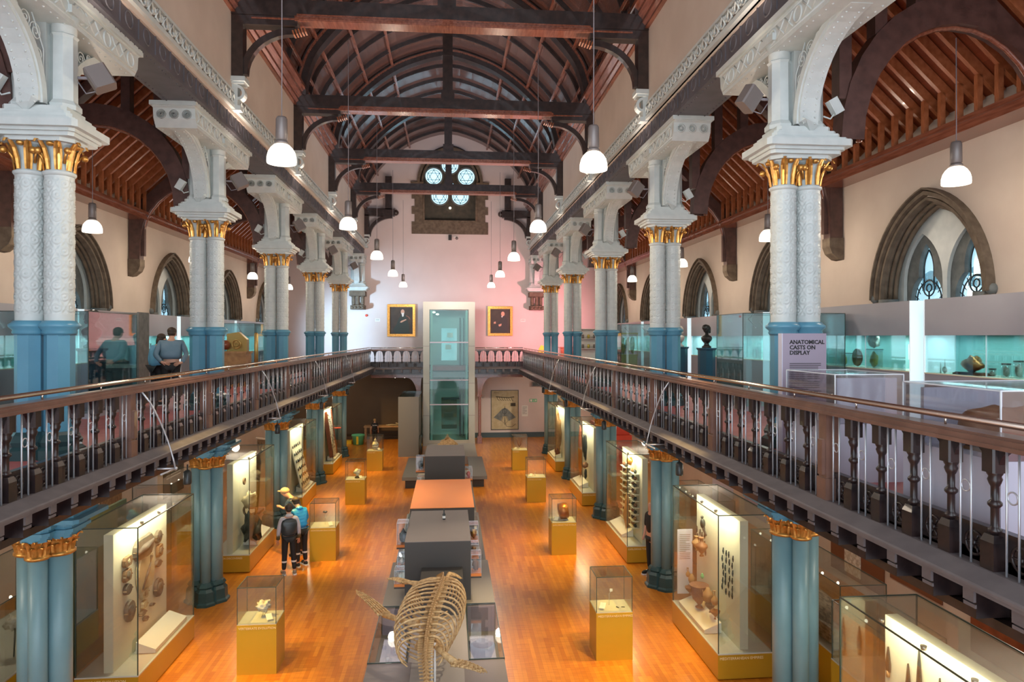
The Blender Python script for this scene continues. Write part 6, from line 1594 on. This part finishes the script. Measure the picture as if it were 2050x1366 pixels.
# couple on the left gallery, seen from behind
person('man from behind in a grey-blue jacket, red shirt hem showing, hands behind his back', (-6.12, 15.9, GZ), .25, 1.76, [[(-.30, -.12, 1.14), (-.16, -.22, .98), (-.02, -.24, .95)], [(.32, -.10, 1.14), (.24, -.22, .96), (.12, -.26, .93)]], ST,
  .12, .9, dict(legs='blackc', shoe='blackc', top='jblue', bulk=.05, hem=1.0, hem_shirt='red'), group='couple on the left gallery', build=1.22)
person('companion in a sky blue jacket standing close at the left of the taller man', (-6.52, 16.15, GZ), -.5, 1.62, [DN, [(.22, .14, 1.14), (.16, .3, 1.1), (.12, .38, 1.12)]], ST,
  .1, 1.0, dict(legs='blackc', shoe='blackc', top='denim', bulk=.035, hem=.88), group='couple on the left gallery', female=True, build=1.08)
# child in the play corner
c = person('blond child in a long black shirt with white lettering, by the play table', (-3.95, 37.0, 0), .0, 1.28, [DN, DP], ST, .08, .8, dict(legs='blackc', shoe='shoe', top='blackc', sleeve=1, topname='shirt', bulk=.02, hem=.85), hair='hairb')
text('Tee Shirt', .07, 'paper', c, (-.11, -.135, .92), (pi/2, 0, 0), bold=.002).data.name = 'lettering'
# visitor mostly hidden behind the second right column: a chequered shoe is all that shows
t = thing("person", "visitor hidden behind the second right column, only a dark shoe with a white sole showing", "person", (4.72, 15.95, 0), 1.9)
t.location = (4.72, 15.95, 0); t.rotation_euler = (0, 0, 1.9)
P = [(0, 0, .95)]; Rr = [(.14, .11)]; E = []
tp = chain(P, E, Rr, 0, [(0, 0, 1.15), (0, 0, 1.35), (0, 0, 1.47), (0, .02, 1.56), (0, .02, 1.64), (0, .01, 1.7)], [(.13, .1), (.15, .11), .06, .065, (.078, .095), .06])
for s in (-1, 1): chain(P, E, Rr, 2, [(s*.17, 0, 1.4), (s*.2, .02, 1.12), (s*.2, .08, .88), (s*.2, .12, .78)], [.045, .036, .026, .03]); chain(P, E, Rr, 0, [(s*.09, 0, .85), (s*.1, 0, .48), (s*.1, -.02, .08), (s*.1, .14, .03)], [.08, .055, .04, .03])
skin('body', P, E, Rr, 'skin', t); 
skin('jacket', [(0, 0, .93), (0, 0, 1.2), (0, 0, 1.42), (-.18, 0, 1.4), (-.2, .02, 1.1), (.18, 0, 1.4), (.2, .02, 1.1)], [(0, 1), (1, 2), (2, 3), (3, 4), (2, 5), (5, 6)], [(.165, .13), (.165, .13), (.1, .09), .065, .055, .065, .055], 'blackc', t)
skin('trousers', [(0, 0, .95), (-.1, 0, .85), (-.1, 0, .48), (-.1, -.02, .12), (.1, 0, .85), (.1, 0, .48), (.1, -.02, .12)], [(0, 1), (1, 2), (2, 3), (0, 4), (4, 5), (5, 6)], [(.155, .12), .095, .075, .06, .095, .075, .06], 'blackc', t)
for s in (-1, 1):
    sh = obj('shoe', MB().ball((s*.1, 0, .06), .05, 10, 8, rz=.06, ry=.08).ball((s*.1, .12, .05), .048, 10, 8, rz=.05, ry=.09), 'blackc', t)
    obj('sole', MB().box(s*.1-.05, s*.1+.05, -.08, .21, 0, .028, .02).box(s*.1-.052, s*.1+.052, .03, .06, .05, .09), 'shoew', sh)

# ================================================================ PLESIOSAUR-LIKE SKELETON
t = thing('skeleton', 'tan fossil reptile skeleton with ribs and four flippers, mounted over the grey island', 'skeleton', (0, 0, 0))
SP = [(-.27, 7.3, 1.38), (-.275, 8.2, 1.50), (-.317, 8.9, 1.55), (-.30, 9.37, 1.62), (-.24, 9.88, 1.74), (-.156, 10.44, 1.80), (-.104, 11.1, 1.78), (-.141, 11.5, 1.68), (-.22, 11.85, 1.55)]
def spl(pts, f):
    n = len(pts)-1; x = f*n; i = min(int(x), n-1); u = x-i
    p0, p1, p2, p3 = [Vector(pts[max(0, min(n, j))]) for j in (i-1, i, i+1, i+2)]
    return .5*((2*p1)+(p2-p0)*u+(2*p0-5*p1+4*p2-p3)*u*u+(3*p1-p0-3*p2+p3)*u**3)
SP = [(x, y if y < 9.3 else 9.3+(y-9.3)*.92, z) for x, y, z in SP]
nv = 74
vm = MB().lathe([(.034, -.022), (.026, 0), (.034, .022)], (0,0,0), 8).xf(Matrix.Rotation(pi/2, 4, 'X'))
vm.box(-.008, .008, -.02, .012, .02, .085).box(-.075, .075, -.008, .008, -.005, .008)
vmm = vm.mesh('vertebra', 'bone')
for i in range(nv):
    f = i/(nv-1); p = spl(SP, f); q = spl(SP, min(1, f+.01)); d = (q-p) if (q-p).length > 1e-5 else Vector((0, .1, 0))
    o = obj('vertebra', vmm, None, t, loc=tuple(p)); sc = .75+.75*sin(pi*min(1, f*1.05)); o.scale = (sc, 1., sc)
    o.rotation_euler = (math.atan2(d.z, d.y), 0, -math.atan2(d.x, d.y))
nr = 19
for i in range(nr):
    f = .36+.60*i/(nr-1); p = spl(SP, f); g = sin(pi*(.12+.80*i/(nr-1)))
    for s, W in ((-1, .56), (1, .34)):
        w = W*(.45+.6*g); dp = .52*(.45+.6*g)
        pts = []
        for k in range(9):
            a = k/8*pi*.80
            pts.append((p.x+s*w*sin(a)**.8 if k else p.x, p.y-.16*k/8-.05, p.z+.02-dp*(1-cos(a))/1.8+.05*sin(a)))
        obj('rib', MB().tube(pts, .0138, 6, scale=[1.3, 1.2, 1.1, 1.1, 1.1, 1., 1., .9, .6]), 'bone', t)
for i in range(11):
    y = 9.5+.15*i; w = .20+.08*sin(i/10*pi)
    obj('belly_rib', MB().tube([(-.36-w, y+.06, 1.24), (-.3, y-.05, 1.16), (-.24+w, y+.06, 1.24)], .011, 5), 'bone', t)
def flipper(name, pts, wd):
    fl = obj(name, MB().tube(pts[:3], .045, 8, scale=[1.3, .75, 1.15]), 'bone', t)
    a, b_ = Vector(pts[2]), Vector(pts[-1]); d = (b_-a); n = d.normalized(); sd = n.cross(Vector((0, 0, 1))).normalized()
    ex = MB().ball(tuple(Vector(pts[2])), .06, 8, 6, rz=.03)
    obj('wrist_plate', ex, 'bone', fl)
    for j in range(5):
        off = (j-2)/2; path = []
        for k in range(8):
            u = k/7; path.append(tuple(a+d*u*(1-abs(off)*.12)+sd*off*wd*(1-.45*u)+Vector((0, 0, .02*sin(u*3)))))
        mb = MB()
        for k in range(7):
            p0, p1 = Vector(path[k]), Vector(path[k+1]); mb.tube([tuple(p0.lerp(p1, .04)), tuple(p0.lerp(p1, .5)), tuple(p0.lerp(p1, .96))], .017*(1-k*.09), 6, scale=[1.15, .75, 1.15])
        obj('digit', mb, 'bone', fl)
    return fl
flipper('flipper', [(-.46, 10.0, 1.5), (-.72, 10.2, 1.47), (-.98, 10.5, 1.45), (-1.52, 11.45, 1.48)], .085)
flipper('flipper', [(-.24, 9.45, 1.48), (-.10, 9.15, 1.45), (.06, 8.9, 1.43), (.46, 8.62, 1.42)], .085)
flipper('flipper', [(-.50, 11.5, 1.52), (-.66, 11.62, 1.52), (-.78, 11.68, 1.52), (-1.05, 11.78, 1.54)], .07)
flipper('flipper', [(-.10, 11.5, 1.56), (-.04, 11.65, 1.58), (.0, 11.72, 1.6), (.20, 11.72, 1.52)], .07)
obj('shoulder_plate', MB().prism([(-.5, 9.85), (-.3, 9.5), (-.05, 9.75), (-.2, 10.15), (-.42, 10.2)], 1.22, 1.25), 'bone', t)
for x, y in ((-.245, 9.42), (-.20, 9.30)):
    t2 = obj('support_rod', MB().lathe([(.014, .9), (.014, 1.52)], (x, y, 0), 10).lathe([(.05, .9), (.05, .912)], (x, y, 0), 14), 'marble', t)
obj('support_rod', MB().lathe([(.014, .9), (.014, 1.3)], (-.25, 11.2, 0), 10), 'steel', t)
# ================================================================ LIGHT AND CAMERA
def light(kind, name, loc, energy, col, size=.2, rot=(0,0,0), **kw):
    l = bpy.data.lights.new(name, kind); l.energy = energy; l.color = col
    if kind == 'AREA':
        l.size = size; 
        if 'sy' in kw: l.shape = 'RECTANGLE'; l.size_y = kw['sy']
    elif kind == 'SUN': l.angle = size
    else: l.shadow_soft_size = size
    if kind == 'SPOT': l.spot_size = R(kw.get('cone', 60)); l.spot_blend = kw.get('blend', .6)
    o = bpy.data.objects.new(name, l); o.location = loc; o.rotation_euler = rot; COL.objects.link(o); return o
def aim(o, tgt):
    d = Vector(tgt) - o.location; o.rotation_euler = d.to_track_quat('-Z', 'Y').to_euler()
for i, p in enumerate(LIGHTS):
    light('POINT', 'pendant_bulb', (p[0], p[1], p[2]-.12), 120 if abs(p[0]) < 4 else 85, (1., .84, .66), .17)
w = bpy.data.worlds.new('World'); SC.world = w; w.use_nodes = True
bg = w.node_tree.nodes['Background']; bg.inputs[0].default_value = (.80, .90, 1., 1); bg.inputs[1].default_value = 3.2
# daylight entering through the side windows and the rose window
for y in WY:
    for s, x in ((-1, -9.22), (1, 8.87)):
        pass
cam = bpy.data.cameras.new('camera'); co = bpy.data.objects.new('camera', cam); COL.objects.link(co)
cam.sensor_width = 36; cam.lens = 36*1390/2050; cam.shift_y = -9/2050; cam.clip_start = .1; cam.clip_end = 200
co.location = (0, 0, 5.6); co.rotation_euler = (pi/2, 0, -math.atan2(124, 1390))
SC.camera = co
SC.view_settings.view_transform = 'Standard'; SC.view_settings.look = 'None'; SC.view_settings.gamma = 1; SC.view_settings.use_curve_mapping = False
SC.view_settings.exposure = .08
cy = SC.cycles
cy.max_bounces = 7; cy.diffuse_bounces = 4; cy.glossy_bounces = 3; cy.transmission_bounces = 2; cy.transparent_max_bounces = 32
cy.use_denoising = True; cy.sample_clamp_indirect = 4; cy.caustics_reflective = False; cy.caustics_refractive = False
try: cy.denoiser = 'OPENIMAGEDENOISE'
except Exception: pass
for x, y, s in CASELIGHTS:
    l = light('AREA', 'case_light', (x, y, 2.62), 44, (1., .90, .60), .18, sy=1.9)
for x, y in list(zip(PL, PY))+list(zip(PRX, PYR)):
    pass
# warm spots added high in the nave, aimed at the floor and island
for (x, y, z, tx, ty, e, c, cn) in ((-3.9, 9.3, 8.6, -3.2, 12.6, 900, (1, .70, .26), 34), (3.8, 9.3, 8.6, 1.9, 11.4, 1300, (1, .70, .26), 36), (-3.9, 15.2, 8.6, -2.3, 18.6, 1100, (1, .72, .3), 36), (3.8, 15.2, 8.6, 2.2, 17.6, 1100, (1, .70, .26), 36),
        (-3.9, 21.1, 8.6, -2.4, 26.0, 1200, (1, .72, .3), 38), (3.8, 21.1, 8.6, 2.4, 26.0, 1100, (1, .76, .42), 38), (-3.9, 27.0, 8.6, -3.6, 35.0, 1800, (1, .66, .26), 40), (3.8, 27.0, 8.6, 3.0, 35.5, 1300, (1, .86, .66), 44),
        (3.9, 15.2, 9.0, -.3, 10.6, 900, (1, .82, .6), 34), (-3.9, 15.2, 9.0, -.3, 18.5, 700, (1, .8, .6), 34)):
    aim(light('SPOT', 'track_spot', (x, y, z), e*1.7, c, .12, cone=cn, blend=.8), (tx, ty, 0))

# column floodlights throw warm light up onto the vault and clerestory
for s_, X in ((-1, XL), (1, XR)):
    for y in YC:
        aim(light('SPOT', 'floodlight_beam', (X-s_*.75, y, GZ+5.0), 400, (1., .84, .72), .15, cone=120, blend=.9), (X-s_*5.2, y+1.5, 16.))
# added spots standing in for blue sky and pink carpet bounce, end wall
aim(light('SPOT', 'blue_wash', (-7.2, 33.5, 6.3), 2200, (.45, .75, 1.), .2, cone=95, blend=1.), (-4.2, 38.5, 5.6))
aim(light('SPOT', 'pink_wash', (6.6, 33.0, 6.0), 1700, (1., .38, .42), .2, cone=95, blend=1.), (4.3, 38.5, 6.6))
aim(light('SPOT', 'window_daylight', (0, 30, 7.9), 700, (1., .86, .84), .3, cone=100, blend=1.), (0, 38.5, 9.5))  # added spot inside the nave, brightens the end wall

for y in [7.5]+WY:
    for s_, x in ((-1, -7.2), (1, 6.9)):
        light('POINT', 'aisle_downlight', (x, y, 3.5), 75, (1., .86, .68), .12)  # added fill lamps without fittings, lift the dark ground-floor aisles
    # strips inside the glazed slots
    for s_, x in ((-1, -8.95), (1, 8.55)):
        light('AREA', 'slot_strip', (x, y-3.4, 5.6), 42, (.62, .97, 1.), .1, sy=5.)

for x in (-.9, .53):
    light('AREA', 'well_light', (x, 11.0, 1.30), 2.2, (.95, .85, 1.), .4, sy=1.6)

for s_, x in ((-1, -4.1), (1, 3.95)):  # added cool spots without fixtures, for bluish highlights on the vault boards
    for y in (24.2, 30.0):
        aim(light('SPOT', 'cool_roof_beam', (x, y-2.2, 11.3), 650, (.45, .72, 1.), .25, cone=100, blend=1.), (-s_*.2+(-x)*.55, y+1.5, 16.))

# added yellow spots under the gallery edges, imitating light leaking from the cases
for s_, xs in ((-1, -4.0), (1, 3.7)):
    for y in (12.0, 17.9, 23.8, 29.6):
        aim(light('SPOT', 'gallery_edge_spot', (xs, y-.3, 3.15), 430, (1., .60, .10), .05, cone=75, blend=.9), (xs-s_*.25, y+.2, 0))
